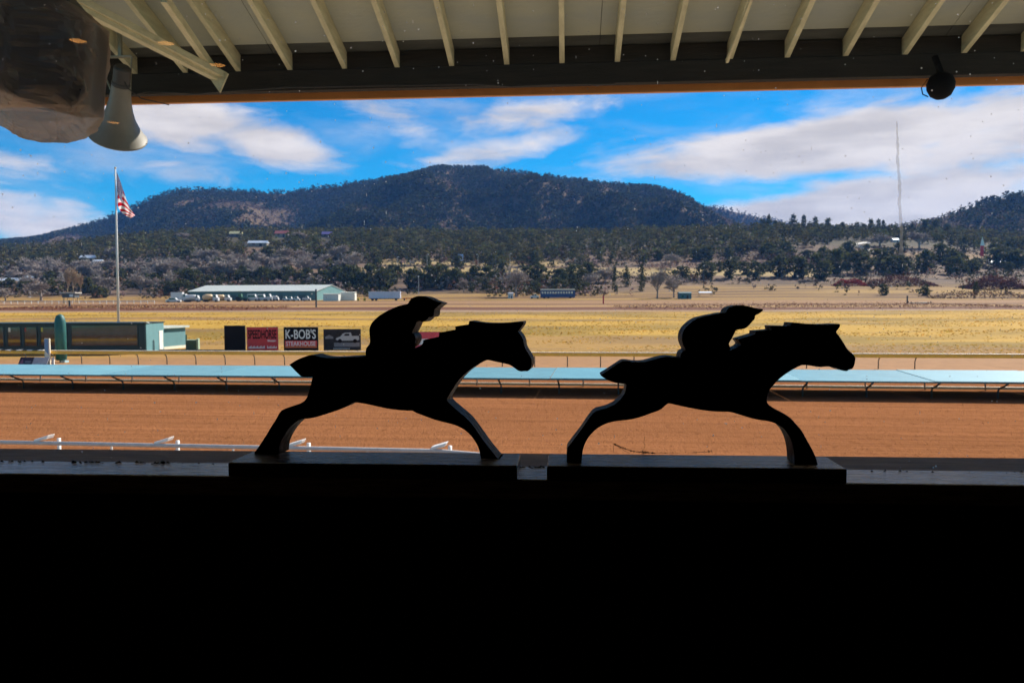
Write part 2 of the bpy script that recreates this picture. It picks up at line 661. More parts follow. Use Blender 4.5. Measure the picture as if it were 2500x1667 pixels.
def scatter_on(V, n, seed, smin, smax):
    g = np.random.default_rng(seed)
    r_, c_ = V.shape[:2]
    # paler, sparser brush on sun-facing slopes: relief light put into the tree colours
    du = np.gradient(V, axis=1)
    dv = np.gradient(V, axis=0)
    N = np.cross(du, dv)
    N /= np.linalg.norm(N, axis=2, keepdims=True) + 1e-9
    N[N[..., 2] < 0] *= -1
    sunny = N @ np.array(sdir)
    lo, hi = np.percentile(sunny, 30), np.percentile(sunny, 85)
    dry = np.clip((sunny - lo) / (hi - lo + 1e-6), 0, 1)  # weight of the lit tone, from the sun angle alone
    a = g.random(n * 3) * (r_ - 1.001)
    b = g.random(n * 3) * (c_ - 1.001)
    i, j = a.astype(int), b.astype(int)
    fa, fb_ = (a - i)[:, None], (b - j)[:, None]
    P = (V[i, j] * (1 - fb_) + V[i, j + 1] * fb_) * (1 - fa) + (V[i + 1, j] * (1 - fb_) + V[i + 1, j + 1] * fb_) * fa
    dn = fbm(P[:, 0] / 160, P[:, 1] / 200, 3, seed + 3)
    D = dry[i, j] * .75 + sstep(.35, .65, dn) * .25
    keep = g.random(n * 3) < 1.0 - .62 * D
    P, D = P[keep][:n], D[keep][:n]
    s = g.uniform(smin, smax, len(P))
    return P, s, D


VM = make_hill('mountain', CREST, 1230, 2250, 60, 300, 70, 41,
               [(1080, 1480, 130, 46), (1040, 930, 120, 40), (470, 330, 110, 40), (770, 700, 70, -34), (1250, 1190, 90, -38), (1590, 1620, 120, 30)], 215)
VF = make_hill('far_ridge', FARR, 2500, 3000, 60, 90, 24, 53, [], 60)
VR = make_hill('hill', RIGHTH, 1120, 1450, 66, 110, 30, 61, [], 26)

# haze is added at the end, round everything built here

# ---------------------------------------------------------------- race track surfaces (one sheet above another)
def tsheet(name, x0, x1, y0, y1, z, m, nx=1, ny=1):
    b = MB()
    xs = np.linspace(x0, x1, nx + 1)
    ys = np.linspace(y0, y1, ny + 1)
    vs = [(x, y, z) for y in ys for x in xs]
    fs = [(j * (nx + 1) + i, j * (nx + 1) + i + 1, (j + 1) * (nx + 1) + i + 1, (j + 1) * (nx + 1) + i) for j in range(ny) for i in range(nx)]
    b.add(vs, fs)
    o = b.build(name, m)
    o.rotation_euler = (0, 0, -R(TPSI))
    return tag(o, kind='structure')


def dirt_material(name, base, dark):
    m = bpy.data.materials.new(name)
    m.use_nodes = True
    n, l = m.node_tree.nodes, m.node_tree.links
    b = n['Principled BSDF']
    b.inputs['Roughness'].default_value = 1.0
    b.inputs['Specular IOR Level'].default_value = .0
    tc = n.new('ShaderNodeTexCoord')

    def noise(scale, stretch, detail=5, rough=.6):
        mp = n.new('ShaderNodeMapping')
        mp.inputs['Scale'].default_value = stretch
        l.new(tc.outputs['Object'], mp.inputs[0])
        z = n.new('ShaderNodeTexNoise')
        z.inputs['Scale'].default_value = scale
        z.inputs['Detail'].default_value = detail
        z.inputs['Roughness'].default_value = rough
        l.new(mp.outputs[0], z.inputs['Vector'])
        return z.outputs['Fac']

    def rng_(v, a, b_, c_, d_):
        r_ = n.new('ShaderNodeMapRange')
        l.new(v, r_.inputs[0])
        for i, x in enumerate((a, b_, c_, d_)):
            r_.inputs[i + 1].default_value = x
        return r_.outputs[0]

    def mix(f, a, b_):
        x = n.new('ShaderNodeMix')
        x.data_type = 'RGBA'
        l.new(f, x.inputs['Factor'])
        for s, v in (('A', a), ('B', b_)):
            if isinstance(v, tuple):
                x.inputs[s].default_value = (*v, 1)
            else:
                l.new(v, x.inputs[s])
        return x.outputs['Result']
    broad = noise(.10, (1, 2.2, 1), 4)
    streak = noise(1.0, (.05, 1.6, 1), 4)
    clod = noise(3.4, (1, .55, 1), 5, .7)
    c0 = mix(rng_(broad, .3, .7, 0, 1), tuple(x * 1.06 for x in base), tuple(x * .78 for x in base))
    harrow = noise(1.0, (.012, 5.5, 1), 3, .5)
    c1 = mix(rng_(streak, .40, .68, 0, .8), c0, tuple(x * .58 for x in base))
    c1 = mix(rng_(harrow, .42, .66, 0, .5), c1, tuple(x * 1.22 for x in base))
    c2 = mix(rng_(clod, .53, .70, 0, .85), c1, dark)
    l.new(c2, b.inputs['Base Color'])
    hgt = n.new('ShaderNodeMath')
    hgt.operation = 'ADD'
    l.new(clod, hgt.inputs[0])
    l.new(noise(11, (1, .7, 1), 3), hgt.inputs[1])
    bp = n.new('ShaderNodeBump')
    bp.inputs['Strength'].default_value = .8
    bp.inputs['Distance'].default_value = .07
    l.new(hgt.outputs[0], bp.inputs['Height'])
    l.new(bp.outputs[0], b.inputs['Normal'])
    return m


m_dirt = dirt_material('track_dirt', (.262, .108, .046), (.138, .053, .021))
m_conc = mat('apron_concrete', (.26, .22, .18), .9, var=.15, scale=.8, bump=.2, bscale=8)
tsheet('race_track', -140, 140, 17.2, 55.5, .004, m_dirt)
tsheet('apron', -120, 120, -30, 17.2, 0.0, m_conc)
tag(MB().box(-120, 120, 17.0, 17.2, -.05, .12).build('kerb', m_conc), kind='structure').rotation_euler = (0, 0, -R(TPSI))

# ================================================================ THE ROOM AND THE WINDOW
BROT = -R(BPSI)
m_black = mat('black_wall_paint', (.012, .011, .011), .6, var=.2, scale=6)
m_room = mat('dark_room_paint', (.02, .018, .016), .8, var=.2, scale=2)
m_wood_dk = mat('weathered_brown_wood', (.17, .10, .062), .75, var=.5, scale=9, bump=.5, bscale=30, stretch=(1, 12, 12))
m_sill = mat('worn_grey_sill_paint', (.46, .47, .50), .11, var=.75, scale=16, bump=.12, bscale=26, stretch=(1.2, 18, 18), spec=1.0)
GL = 1.160                     # distance of the glass
SILLZ = CZ - .2425
FLOORZ = CZ - 1.62
CEILZ = CZ + 1.95
WX0, WX1 = -1.75, 1.75         # window opening
WTOP = CZ + 1.15
X0, X1, YB = -6.2, 4.6, -8.6


def room_piece(name, b, m):
    o = b.build(name, m)
    o.rotation_euler = (0, 0, BROT)
    return tag(o, kind='structure')


room_piece('floor', MB().box(X0, X1, YB, GL - .05, FLOORZ - .12, FLOORZ), m_room)
room_piece('ceiling', MB().box(X0, X1, YB, GL - .05, CEILZ, CEILZ + .12), m_room)
room_piece('wall_back', MB().box(X0, X1, YB - .15, YB, FLOORZ, CEILZ), m_room)
room_piece('wall_left', MB().box(X0 - .15, X0, YB, GL + .1, FLOORZ, CEILZ), m_room)
room_piece('wall_right', MB().box(X1, X1 + .15, YB, GL + .1, FLOORZ, CEILZ), m_room)
fw = MB()
fw.box(X0, X1, GL - .05, GL + .1, FLOORZ - .12, SILLZ - .0295)
fw.box(X0, WX0, GL - .048, GL + .1, SILLZ - .03, CEILZ + .12)
fw.box(WX1, X1, GL - .048, GL + .1, SILLZ - .03, CEILZ + .12)
fw.box(WX0, WX1, GL - .046, GL + .1, WTOP, CEILZ + .12)
room_piece('wall_front', fw, m_black)
m_stand = mat('grandstand_block', (.25, .22, .18), .9, var=.15, scale=.6)
gb = tag(MB().box(X0 - .1, X1 + .1, YB, GL + .098, .0, FLOORZ - .121).build('grandstand_base', m_stand), kind='structure')
gb.rotation_euler = (0, 0, BROT)

# window: frame, sill, glass
win = thing('picture_window', 'wide fixed window with dusty glass and worn black wooden sill', 'window', (0, 0, 0), BROT)
sl = MB()
sl.box(WX0, WX1, 1.068, GL - .0015, SILLZ - .0285, SILLZ)
sl.build('sill', m_sill, win, bevel=.003)
fr = MB()
# weathered ledge outside the glass
fr.box(WX0, WX1, GL - .001, GL + .102, SILLZ - .029, SILLZ - .001)
fr.build('outer_ledge', m_wood_dk, win, bevel=.002)
for nm, x0, x1 in (('jamb', WX0, WX0 + .05), ('jamb', WX1 - .05, WX1)):
    MB().box(x0, x1, GL - .04, GL + .07, SILLZ + .026, WTOP - .001).build(nm, m_wood_dk, win)
MB().box(WX0 + .051, WX1 - .051, GL - .04, GL + .07, WTOP - .05, WTOP - .001).build('head', m_wood_dk, win)


def glass_material():
    m = bpy.data.materials.new('dusty_window_glass')
    m.use_nodes = True
    n, l = m.node_tree.nodes, m.node_tree.links
    n.remove(n['Principled BSDF'])
    out = n['Material Output']
    tr = n.new('ShaderNodeBsdfTransparent')
    tr.inputs[0].default_value = (.965, .97, .97, 1)
    gl = n.new('ShaderNodeBsdfGlossy')
    gl.inputs['Roughness'].default_value = 0.0
    fz = n.new('ShaderNodeFresnel')
    fz.inputs[0].default_value = 1.45
    ms = n.new('ShaderNodeMixShader')
    l.new(fz.outputs[0], ms.inputs[0])
    l.new(tr.outputs[0], ms.inputs[1])
    l.new(gl.outputs[0], ms.inputs[2])
    tc = n.new('ShaderNodeTexCoord')

    def mapped(scale, rot):
        mp = n.new('ShaderNodeMapping')
        mp.inputs['Scale'].default_value = scale
        mp.inputs['Rotation'].default_value = (0, rot, 0)
        l.new(tc.outputs['Object'], mp.inputs[0])
        return mp.outputs[0]

    def specks(scale, stretch, rot, lo, hi, pick):
        v = n.new('ShaderNodeTexVoronoi')
        v.inputs['Scale'].default_value = scale
        l.new(mapped(stretch, rot), v.inputs['Vector'])
        r_ = n.new('ShaderNodeMapRange')
        l.new(v.outputs['Distance'], r_.inputs[0])
        r_.inputs[1].default_value = hi
        r_.inputs[2].default_value = lo
        r_.inputs[3].default_value = 0
        r_.inputs[4].default_value = 1
        s = n.new('ShaderNodeSeparateColor')
        l.new(v.outputs['Color'], s.inputs[0])
        g = n.new('ShaderNodeMath')
        g.operation = 'GREATER_THAN'
        g.inputs[1].default_value = pick
        l.new(s.outputs[0], g.inputs[0])
        k = n.new('ShaderNodeMath')
        k.operation = 'MULTIPLY'
        l.new(r_.outputs[0], k.inputs[0])
        l.new(g.outputs[0], k.inputs[1])
        return k.outputs[0]
    s1 = specks(60, (1, .0, 1), 0, .05, .11, .80)
    s2 = specks(30, (3.6, .0, .8), R(62), .04, .085, .82)
    s3 = specks(140, (1, .0, 1), R(20), .08, .17, .90)
    add = n.new('ShaderNodeMath')
    add.operation = 'MAXIMUM'
    l.new(s1, add.inputs[0])
    l.new(s2, add.inputs[1])
    add2 = n.new('ShaderNodeMath')
    add2.operation = 'MAXIMUM'
    l.new(add.outputs[0], add2.inputs[0])
    l.new(s3, add2.inputs[1])
    nz = n.new('ShaderNodeTexNoise')
    nz.inputs['Scale'].default_value = 5
    nz.inputs['Detail'].default_value = 3
    l.new(tc.outputs['Object'], nz.inputs['Vector'])
    pr = n.new('ShaderNodeMapRange')
    l.new(nz.outputs['Fac'], pr.inputs[0])
    pr.inputs[1].default_value = .38
    pr.inputs[2].default_value = .66
    pr.inputs[3].default_value = .35
    pr.inputs[4].default_value = 1.0
    k = n.new('ShaderNodeMath')
    k.operation = 'MULTIPLY'
    l.new(add2.outputs[0], k.inputs[0])
    l.new(pr.outputs[0], k.inputs[1])
    ad = n.new('ShaderNodeMath')
    ad.operation = 'ADD'
    ad.inputs[1].default_value = .004
    l.new(k.outputs[0], ad.inputs[0])
    df = n.new('ShaderNodeBsdfTranslucent')
    df.inputs[0].default_value = (.8, .8, .78, 1)
    m2 = n.new('ShaderNodeMixShader')
    l.new(ad.outputs[0], m2.inputs[0])
    l.new(ms.outputs[0], m2.inputs[1])
    l.new(df.outputs[0], m2.inputs[2])
    l.new(m2.outputs[0], out.inputs['Surface'])
    return m


m_glass = glass_material()
gp_ob = MB().box(WX0 + .051, WX1 - .051, GL + .001, GL + .004, SILLZ - .0008, WTOP - .051).build('glass_pane', m_glass, win)
m_clear = bpy.data.materials.new('clean_window_glass')
m_clear.use_nodes = True
cn_ = m_clear.node_tree
cn_.nodes.remove(cn_.nodes['Principled BSDF'])
ct_ = cn_.nodes.new('ShaderNodeBsdfTransparent')
cn_.links.new(ct_.outputs[0], cn_.nodes['Material Output'].inputs['Surface'])
gp_ob.data.materials.append(m_clear)
for f_ in gp_ob.data.polygons:
    f_.material_index = 0 if f_.normal.y < -.5 else 1

# dried run on the pane: an irregular ribbon with a drop at its foot
m_run = mat('dried_drip', (.80, .80, .78), .6, var=.2, scale=160, trans=.85)
run = MB()
ptsL, ptsR = [], []
for k in range(46):
    t = k / 45
    py = 296 + (622 - 296) * t
    cx = 2189 + 13 * t + 1.0 * math.sin(t * 17) + random.uniform(-1.1, 1.1)
    w = (2.0 + 2.4 * min(1, t * 4)) * random.uniform(.6, 1.1)
    if t > .93:
        w *= 1.0 + (t - .93) * 9
    ptsL.append(frame_hit(cx - w, py, BPSI, GL - .0005))
    ptsR.append(frame_hit(cx + w, py, BPSI, GL - .0005))
vs = [(p[0], GL - .0005, p[1]) for p in ptsL] + [(p[0], GL - .0005, p[1]) for p in ptsR]
vs += [(p[0], GL - .0002, p[1]) for p in ptsL] + [(p[0], GL - .0002, p[1]) for p in ptsR]
fs = []
for k in range(45):
    fs += [(k, 46 + k, 47 + k, k + 1)]
vs = vs[:92]
dn_ = m_run.node_tree
dt_ = dn_.nodes.new('ShaderNodeBsdfTransparent')
dm_ = dn_.nodes.new('ShaderNodeMixShader')
dm_.inputs[0].default_value = .62
src_ = dn_.nodes['Material Output'].inputs['Surface'].links[0].from_socket
dn_.links.new(src_, dm_.inputs[1])
dn_.links.new(dt_.outputs[0], dm_.inputs[2])
dn_.links.new(dm_.outputs[0], dn_.nodes['Material Output'].inputs['Surface'])
run.add(vs, fs).build('dried_drip', m_run, win)

# crumbs of dirt lying along the bottom bead
m_crumb = mat('dust_crumbs', (.03, .022, .018), .95)
cr = MB()
for k in range(80):
    px = random.choice([random.uniform(0, 560), random.uniform(200, 420), random.uniform(2080, 2500), random.uniform(1270, 1330)])
    t = random.random()
    x, _ = frame_hit(px, 1110, BPSI, GL + .01)
    s = random.uniform(.0005, .0016) * (1.4 if px < 450 else 1)
    y = GL - .010 - .008 * t
    z = SILLZ + s * .3
    y2 = y + .002
    cr.add([(x - s * 2, y, z), (x + s * 2, y, z), (x, y + s * 2, z), (x, y, z + s * 1.6)], [(0, 2, 1), (0, 1, 3), (1, 2, 3), (2, 0, 3)])
tag(cr.build('dirt_crumbs', m_crumb, win), kind='stuff')

# cobweb strung with dirt behind the second cutout
m_web = mat('dirty_cobweb', (.02, .016, .013), .9)
web = MB()


def wpt(px, py, dd=0.0):
    x, z = frame_hit(px, py, BPSI, GL - .004 + dd)
    return (x, GL - .004 + dd, z)


strand = [(1500, 1083), (1510, 1089), (1521, 1093), (1535, 1098), (1545, 1101), (1560, 1103), (1577, 1104), (1600, 1105), (1640, 1105.5), (1680, 1105), (1712, 1103.5), (1727, 1102), (1737, 1099.5)]
web.tube([wpt(*p) for p in strand], [.00012 + .0003 * random.random() for _ in strand], 5)
web.tube([wpt(1500, 1083), wpt(1497, 1092), wpt(1499, 1105)], .00025, 4)
web.tube([wpt(1512, 1090), wpt(1525, 1100), wpt(1538, 1106)], .00022, 4)
web.tube([wpt(1574, 1066), wpt(1572, 1080), wpt(1575, 1090), wpt(1569, 1099)], .00018, 4)
web.tube([wpt(1737, 1099.5), wpt(1739, 1106)], .0003, 4)
for k in range(220):
    i = random.choice([0, 0, 1, 1, 2, 3, 4, 5, 5, 6, 6, 7, 8, 9, 10, 11])
    a, b_ = strand[i], strand[i + 1]
    t = random.random()
    p = Vector(wpt(a[0] + (b_[0] - a[0]) * t + random.gauss(0, 2), a[1] + (b_[1] - a[1]) * t + random.gauss(0, 1.4)))
    s = random.uniform(.0002, .0010) * (1.3 if i in (4, 5, 6) else .8)
    web.add([p + Vector((-s, 0, -s)), p + Vector((s, 0, -s * .6)), p + Vector((0, s, s)), p + Vector((s * .3, -s, s * .4))], [(0, 2, 1), (0, 1, 3), (1, 2, 3), (2, 0, 3)])
tag(web.build('cobweb', m_web), 'dirty cobweb strung low across the pane behind the right horse cutout', 'cobweb').rotation_euler = (0, 0, BROT)

# ---------------------------------------------------------------- ceiling lamps (seen only as orange reflections in the pane)
m_lamp = bpy.data.materials.new('warm_lamp_glow')
m_lamp.use_nodes = True
mb_ = m_lamp.node_tree.nodes['Principled BSDF']
mb_.inputs['Emission Color'].default_value = (1, .42, .10, 1)
mb_.inputs['Emission Strength'].default_value = 5.5
m_trim = mat('lamp_trim', (.05, .05, .05), .5)
for (px, py, nm) in ((190, 101, 'farthest left of the four'), (405, 107, 'second of the four from left'), (531, 160, 'rightmost of the four'), (277, 300, 'lowest of the four')):
    d = ray(px, py)
    s_, c_ = math.sin(R(BPSI)), math.cos(R(BPSI))
    t = (CEILZ - .01 - CZ) / d.z
    p = d * t
    bx, by = p.x * c_ - p.y * s_, 2 * (GL + .001) - (p.x * s_ + p.y * c_)
    L = thing('ceiling_lamp', 'round orange ceiling lamp mirrored in the pane, ' + nm, 'lamp', frame_pt(BPSI, bx, by, CEILZ), 0, 'orange ceiling lamps reflected in the glass')
    MB().lathe([(.0, -.008), (.055, -.008), (.06, -.004)], 20).build('lens', m_lamp, L)
    MB().lathe([(.061, -.001), (.063, -.012), (.08, -.010), (.084, -.001)], 20).build('trim_ring', m_trim, L)

# ================================================================ HORSE CUTOUTS
m_cut = mat('black_cutout_paint', (.0045, .0045, .005), .5, var=.3, scale=40, bump=.3, bscale=90, spec=.09)
m_base = mat('black_base_paint', (.075, .075, .08), .22, var=.9, scale=14, bump=.22, bscale=22, stretch=(1.3, 16, 16), spec=.55)
BASE_TOP = SILLZ + .0205


def resample(poly, n=2):
    """round the traced outline a little (Chaikin) while keeping sharp notches"""
    out = []
    N = len(poly)
    for i in range(N):
        p0, p1, p2 = Vector(poly[i - 1]), Vector(poly[i]), Vector(poly[(i + 1) % N])
        a, b = (p0 - p1), (p2 - p1)
        if a.length < 1e-6 or b.length < 1e-6:
            continue
        ang = a.angle(b)
        if ang < R(118):
            out.append(tuple(p1))
        else:
            out.append(tuple(p1 + a * .25))
            out.append(tuple(p1 + b * .25))
    return out


HORSE_A = [(340, 608), (400, 570), (460, 545), (500, 533), (530, 533), (560, 545), (620, 556), (700, 556), (800, 549), (935, 545), (1100, 520), (1265, 491), (1330, 476), (1370, 458), (1386, 440), (1385, 420),
           (1400, 412), (1508, 391), (1512, 357), (1545, 351), (1638, 335), (1637, 311), (1660, 305), (1740, 295), (1746, 268), (1768, 268), (1830, 280), (1900, 285), (2000, 285), (2080, 278),
           (2165, 270), (2171, 282), (2160, 305), (2125, 350), (2158, 388), (2171, 425), (2175, 465), (2200, 510), (2230, 555), (2236, 600), (2225, 643), (2203, 660), (2180, 658), (2150, 662),
           (2125, 654), (2095, 630), (2060, 608), (2010, 597), (1950, 585), (1890, 570), (1870, 578), (1820, 600), (1740, 655), (1700, 690), (1660, 735), (1625, 785), (1590, 840), (1572, 872),
           (1572, 890), (1590, 912), (1640, 955), (1730, 1028), (1785, 1098), (1815, 1140), (1870, 1220), (1930, 1295), (1985, 1362), (1985, 1385), (1960, 1398), (1840, 1398), (1835, 1320), (1820, 1260),
           (1795, 1210), (1750, 1150), (1700, 1110), (1640, 1080), (1570, 1062), (1500, 1045), (1430, 1022), (1370, 998), (1325, 982), (1305, 967), (1250, 967), (1150, 958), (1050, 940), (960, 918),
           (862, 902), (835, 908), (750, 953), (640, 990), (560, 1015), (500, 1028), (430, 1033), (390, 1055), (340, 1100), (295, 1165), (270, 1215), (258, 1260), (255, 1346), (80, 1340), (62, 1300),
           (100, 1250), (150, 1175), (200, 1090), (240, 1030), (270, 970), (320, 945), (380, 928), (440, 905), (465, 885), (485, 850), (500, 800), (512, 750), (522, 703), (440, 706), (410, 680), (370, 640)]
RIDER_A = [(935, 556), (934, 490), (950, 465), (970, 440), (965, 380), (963, 330), (975, 295), (993, 268), (1040, 225), (1100, 190), (1170, 157), (1230, 140), (1265, 135), (1275, 110), (1300, 85),
           (1340, 72), (1380, 72), (1420, 82), (1470, 108), (1535, 127), (1510, 145), (1472, 177), (1472, 205), (1465, 230), (1450, 239), (1430, 238), (1420, 250), (1395, 272), (1380, 275), (1355, 267),
           (1336, 270), (1325, 300), (1305, 340), (1293, 362), (1310, 368), (1325, 395), (1322, 430), (1300, 465), (1264, 489), (1200, 560), (1050, 600)]
HORSE_B = [(428, 635), (440, 628), (500, 590), (560, 550), (590, 532), (620, 532), (660, 540), (740, 542), (800, 525), (860, 508), (910, 501), (960, 505), (1000, 512), (1180, 500), (1360, 459),
           (1400, 440), (1430, 427), (1440, 411), (1426, 395), (1415, 378), (1440, 370), (1530, 345), (1546, 336), (1540, 319), (1600, 315), (1662, 310), (1654, 281), (1730, 282), (1797, 284), (1800, 257),
           (1830, 257), (1900, 265), (1980, 272), (2060, 272), (2150, 267), (2152, 283), (2140, 302), (2122, 325), (2150, 360), (2175, 400), (2205, 450), (2240, 480), (2262, 505), (2260, 540), (2250, 575),
           (2235, 592), (2213, 595), (2203, 607), (2170, 603), (2130, 585), (2090, 575), (2050, 573), (2000, 578), (1940, 567), (1890, 560), (1860, 568), (1800, 600), (1740, 640), (1700, 675), (1660, 720),
           (1635, 755), (1625, 800), (1628, 840), (1680, 875), (1750, 910), (1800, 945), (1830, 980), (1875, 1030), (1910, 1095), (1950, 1165), (1980, 1230), (1992, 1282), (1825, 1282), (1820, 1200),
           (1810, 1140), (1790, 1080), (1755, 1025), (1700, 985), (1640, 965), (1560, 955), (1500, 940), (1430, 918), (1360, 897), (1300, 898), (1200, 892), (1100, 875), (1000, 855), (920, 835), (900, 848),
           (860, 885), (800, 905), (720, 935), (640, 955), (560, 962), (500, 972), (450, 990), (400, 1020), (350, 1070), (320, 1120), (305, 1165), (298, 1210), (294, 1280), (188, 1280), (186, 1165), (212, 1130),
           (252, 1078), (300, 1015), (338, 955), (388, 892), (446, 880), (496, 864), (546, 836), (586, 796), (612, 746), (614, 698), (560, 694), (500, 680), (455, 655)]
RIDER_B = [(1002, 524), (1003, 490), (1017, 466), (1042, 455), (1026, 425), (1013, 385), (1016, 340), (1036, 297), (1070, 263), (1112, 232), (1170, 213), (1250, 198), (1300, 187), (1330, 187), (1340, 160),
           (1370, 142), (1420, 132), (1460, 132), (1510, 145), (1550, 155), (1598, 160), (1598, 170), (1575, 190), (1540, 207), (1540, 230), (1520, 250), (1495, 280), (1470, 300), (1440, 305), (1405, 310),
           (1395, 330), (1375, 370), (1350, 410), (1360, 430), (1362, 458), (1300, 530), (1120, 560)]


def cutout(label, hp, rp, org, sc, psi, dfront, dback_shift, bx0, bx1, cat='wooden cutout'):
    # base board: front edge on the line of the window sill
    xa, _ = frame_hit(bx0, 1138, BPSI, 1.062)
    xb, _ = frame_hit(bx1, 1138, BPSI, 1.062)
    cx = (xa + xb) / 2
    root = thing('horse_cutout', label, cat, frame_pt(BPSI, cx, 1.104, SILLZ), BROT)
    MB().box(xa - cx, xb - cx, 1.062 - 1.104, 1.149 - 1.104, .0004, BASE_TOP - SILLZ).build('base_board', m_base, root, bevel=.0022)
    inv = (Matrix.Translation(frame_pt(BPSI, cx, 1.104, SILLZ)) @ Matrix.Rotation(BROT, 4, 'Z')).inverted()

    def board(name, poly, off, zfloor):
        pts = [(org[0] + x / sc, org[1] + y / sc) for x, y in poly]
        pts = resample(pts)
        fr_, bk = [], []
        for px, py in pts:
            x, z = frame_hit(px, py, psi, dfront - off)
            if zfloor:
                z = max(z, BASE_TOP + .0003)
            fr_.append(inv @ frame_pt(psi, x, dfront - off, z))
            bk.append(inv @ frame_pt(psi, x, dfront + .0385 + off, z))
        n_ = len(fr_)
        # the traced outline runs clockwise in the picture
        fs_ = [tuple(range(n_)), tuple(range(2 * n_ - 1, n_ - 1, -1))]
        fs_ += [(i, i + n_, (i + 1) % n_ + n_, (i + 1) % n_) for i in range(n_)]
        b_ = MB().add(fr_ + bk, fs_)
        return b_.build(name, m_cut, root, bevel=.0012)
    board('horse', hp, 0.0, True)
    board('rider', rp, .0016, False)
    return root


cutout('black wooden cutout of jockey on galloping horse, the left one on the sill', HORSE_A, RIDER_A, (600, 700), 3.2, 7.0, 1.098, 0, 556, 1262)
cutout('black wooden cutout of jockey on galloping horse, the right one on the sill', HORSE_B, RIDER_B, (1320, 700), 2.94, BPSI, 1.079, 0, 1335, 2069)

# ================================================================ EAVE OUTSIDE THE WINDOW
m_cream = mat('cream_rafter_paint', (.62, .545, .32), .6, var=.2, scale=7, bump=.15, bscale=30, stretch=(3, .6, 3))
m_soff = mat('pale_soffit_paint', (.52, .545, .48), .7, var=.28, scale=1.3, bump=.2, bscale=18, stretch=(.8, 2, 1), col2=(.50, .48, .33))  # yellower second tone puts warm reflected light into the paint colour
m_soff2 = mat('dark_soffit', (.075, .075, .062), .8, var=.4, scale=3, stretch=(.6, 4, 1))  # darker tone for the course next to the beam
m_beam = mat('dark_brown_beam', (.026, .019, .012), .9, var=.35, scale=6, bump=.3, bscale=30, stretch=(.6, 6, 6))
m_fasc = mat('orange_fascia_paint', (.66, .26, .07), .6, var=.12, scale=4)
roof = thing('pavilion_roof', 'cream raftered roof overhang with dark beam and orange fascia', 'roof', frame_pt(BPSI, 0, 5.85, 0), BROT)
TAN = math.tan(R(17.2))
zb0, zb1 = CZ + 1.600, CZ + 1.742       # beam
y_in = -4.62                            # roof runs back to the wall of the room


def rz_(y):                              # rafter underside height at distance y (negative = nearer)
    return zb1 - y * TAN


XR0, XR1 = -4.6, 4.4
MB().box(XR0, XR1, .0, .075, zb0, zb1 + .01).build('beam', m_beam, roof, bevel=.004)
MB().box(XR0, XR1, .16, .20, zb0 - .030, zb0 + .16).build('fascia_board', m_fasc, roof, bevel=.002)
dep = .125
xs0 = frame_hit(1290 * 1.0629, 168, BPSI, 5.85)[0]
for k in range(-11, 11):
    x = xs0 + k * .406 + random.uniform(-.006, .006)
    if not XR0 < x < XR1:
        continue
    w = .0185
    ya, yb = .155, y_in
    p = [(x - w, yb, rz_(yb)), (x + w, yb, rz_(yb)), (x + w, ya, rz_(ya)), (x - w, ya, rz_(ya)),
         (x - w, yb, rz_(yb) + dep), (x + w, yb, rz_(yb) + dep), (x + w, ya, rz_(ya) + dep), (x - w, ya, rz_(ya) + dep)]
    MB().hexa([Vector(q) + Vector((0, 0, .0115)) for q in p]).build('rafter', m_cream, roof, bevel=.002)
    # blocking between this rafter and the next
    MB().box(x + w + .001, x + .406 - w - .004, .004, .040, zb1 + .012, zb1 + dep + .004).build('blocking', m_beam, roof)
# soffit sheets in courses, with a visible joint between them
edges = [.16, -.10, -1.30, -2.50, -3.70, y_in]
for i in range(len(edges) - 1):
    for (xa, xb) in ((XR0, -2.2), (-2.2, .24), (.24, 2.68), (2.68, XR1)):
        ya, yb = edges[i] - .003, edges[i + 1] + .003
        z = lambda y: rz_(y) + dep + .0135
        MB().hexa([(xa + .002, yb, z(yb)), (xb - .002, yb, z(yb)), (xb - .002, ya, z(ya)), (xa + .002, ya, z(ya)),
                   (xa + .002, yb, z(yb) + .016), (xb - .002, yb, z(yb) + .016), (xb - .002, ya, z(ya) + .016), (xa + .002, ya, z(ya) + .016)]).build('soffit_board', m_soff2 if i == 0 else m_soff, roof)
zt = lambda y: rz_(y) + dep + .032
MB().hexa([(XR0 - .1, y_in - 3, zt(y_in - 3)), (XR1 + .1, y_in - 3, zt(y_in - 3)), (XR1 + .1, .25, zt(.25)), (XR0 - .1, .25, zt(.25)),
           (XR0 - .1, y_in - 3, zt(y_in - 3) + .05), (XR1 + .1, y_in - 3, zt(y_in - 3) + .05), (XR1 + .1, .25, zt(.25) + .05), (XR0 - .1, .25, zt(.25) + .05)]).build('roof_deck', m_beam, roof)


def rl(px, py, d):                      # pixel at building distance d -> roof-local point
    x, z = frame_hit(px, py, BPSI, d)
    return Vector((x, d - 5.85, z))


def plank(name, a, b, w, h, m, parent):   # plank from a to b; w across, h upright
    t = (b - a).normalized()
    u = t.cross(Vector((0, 0, 1))).normalized() * (w / 2)
    n_ = u.cross(t).normalized() * (h / 2)
    return MB().hexa([a - u - n_, a + u - n_, b + u - n_, b - u - n_, a - u + n_, a + u + n_, b + u + n_, b - u + n_]).build(name, m, parent, bevel=.0015)


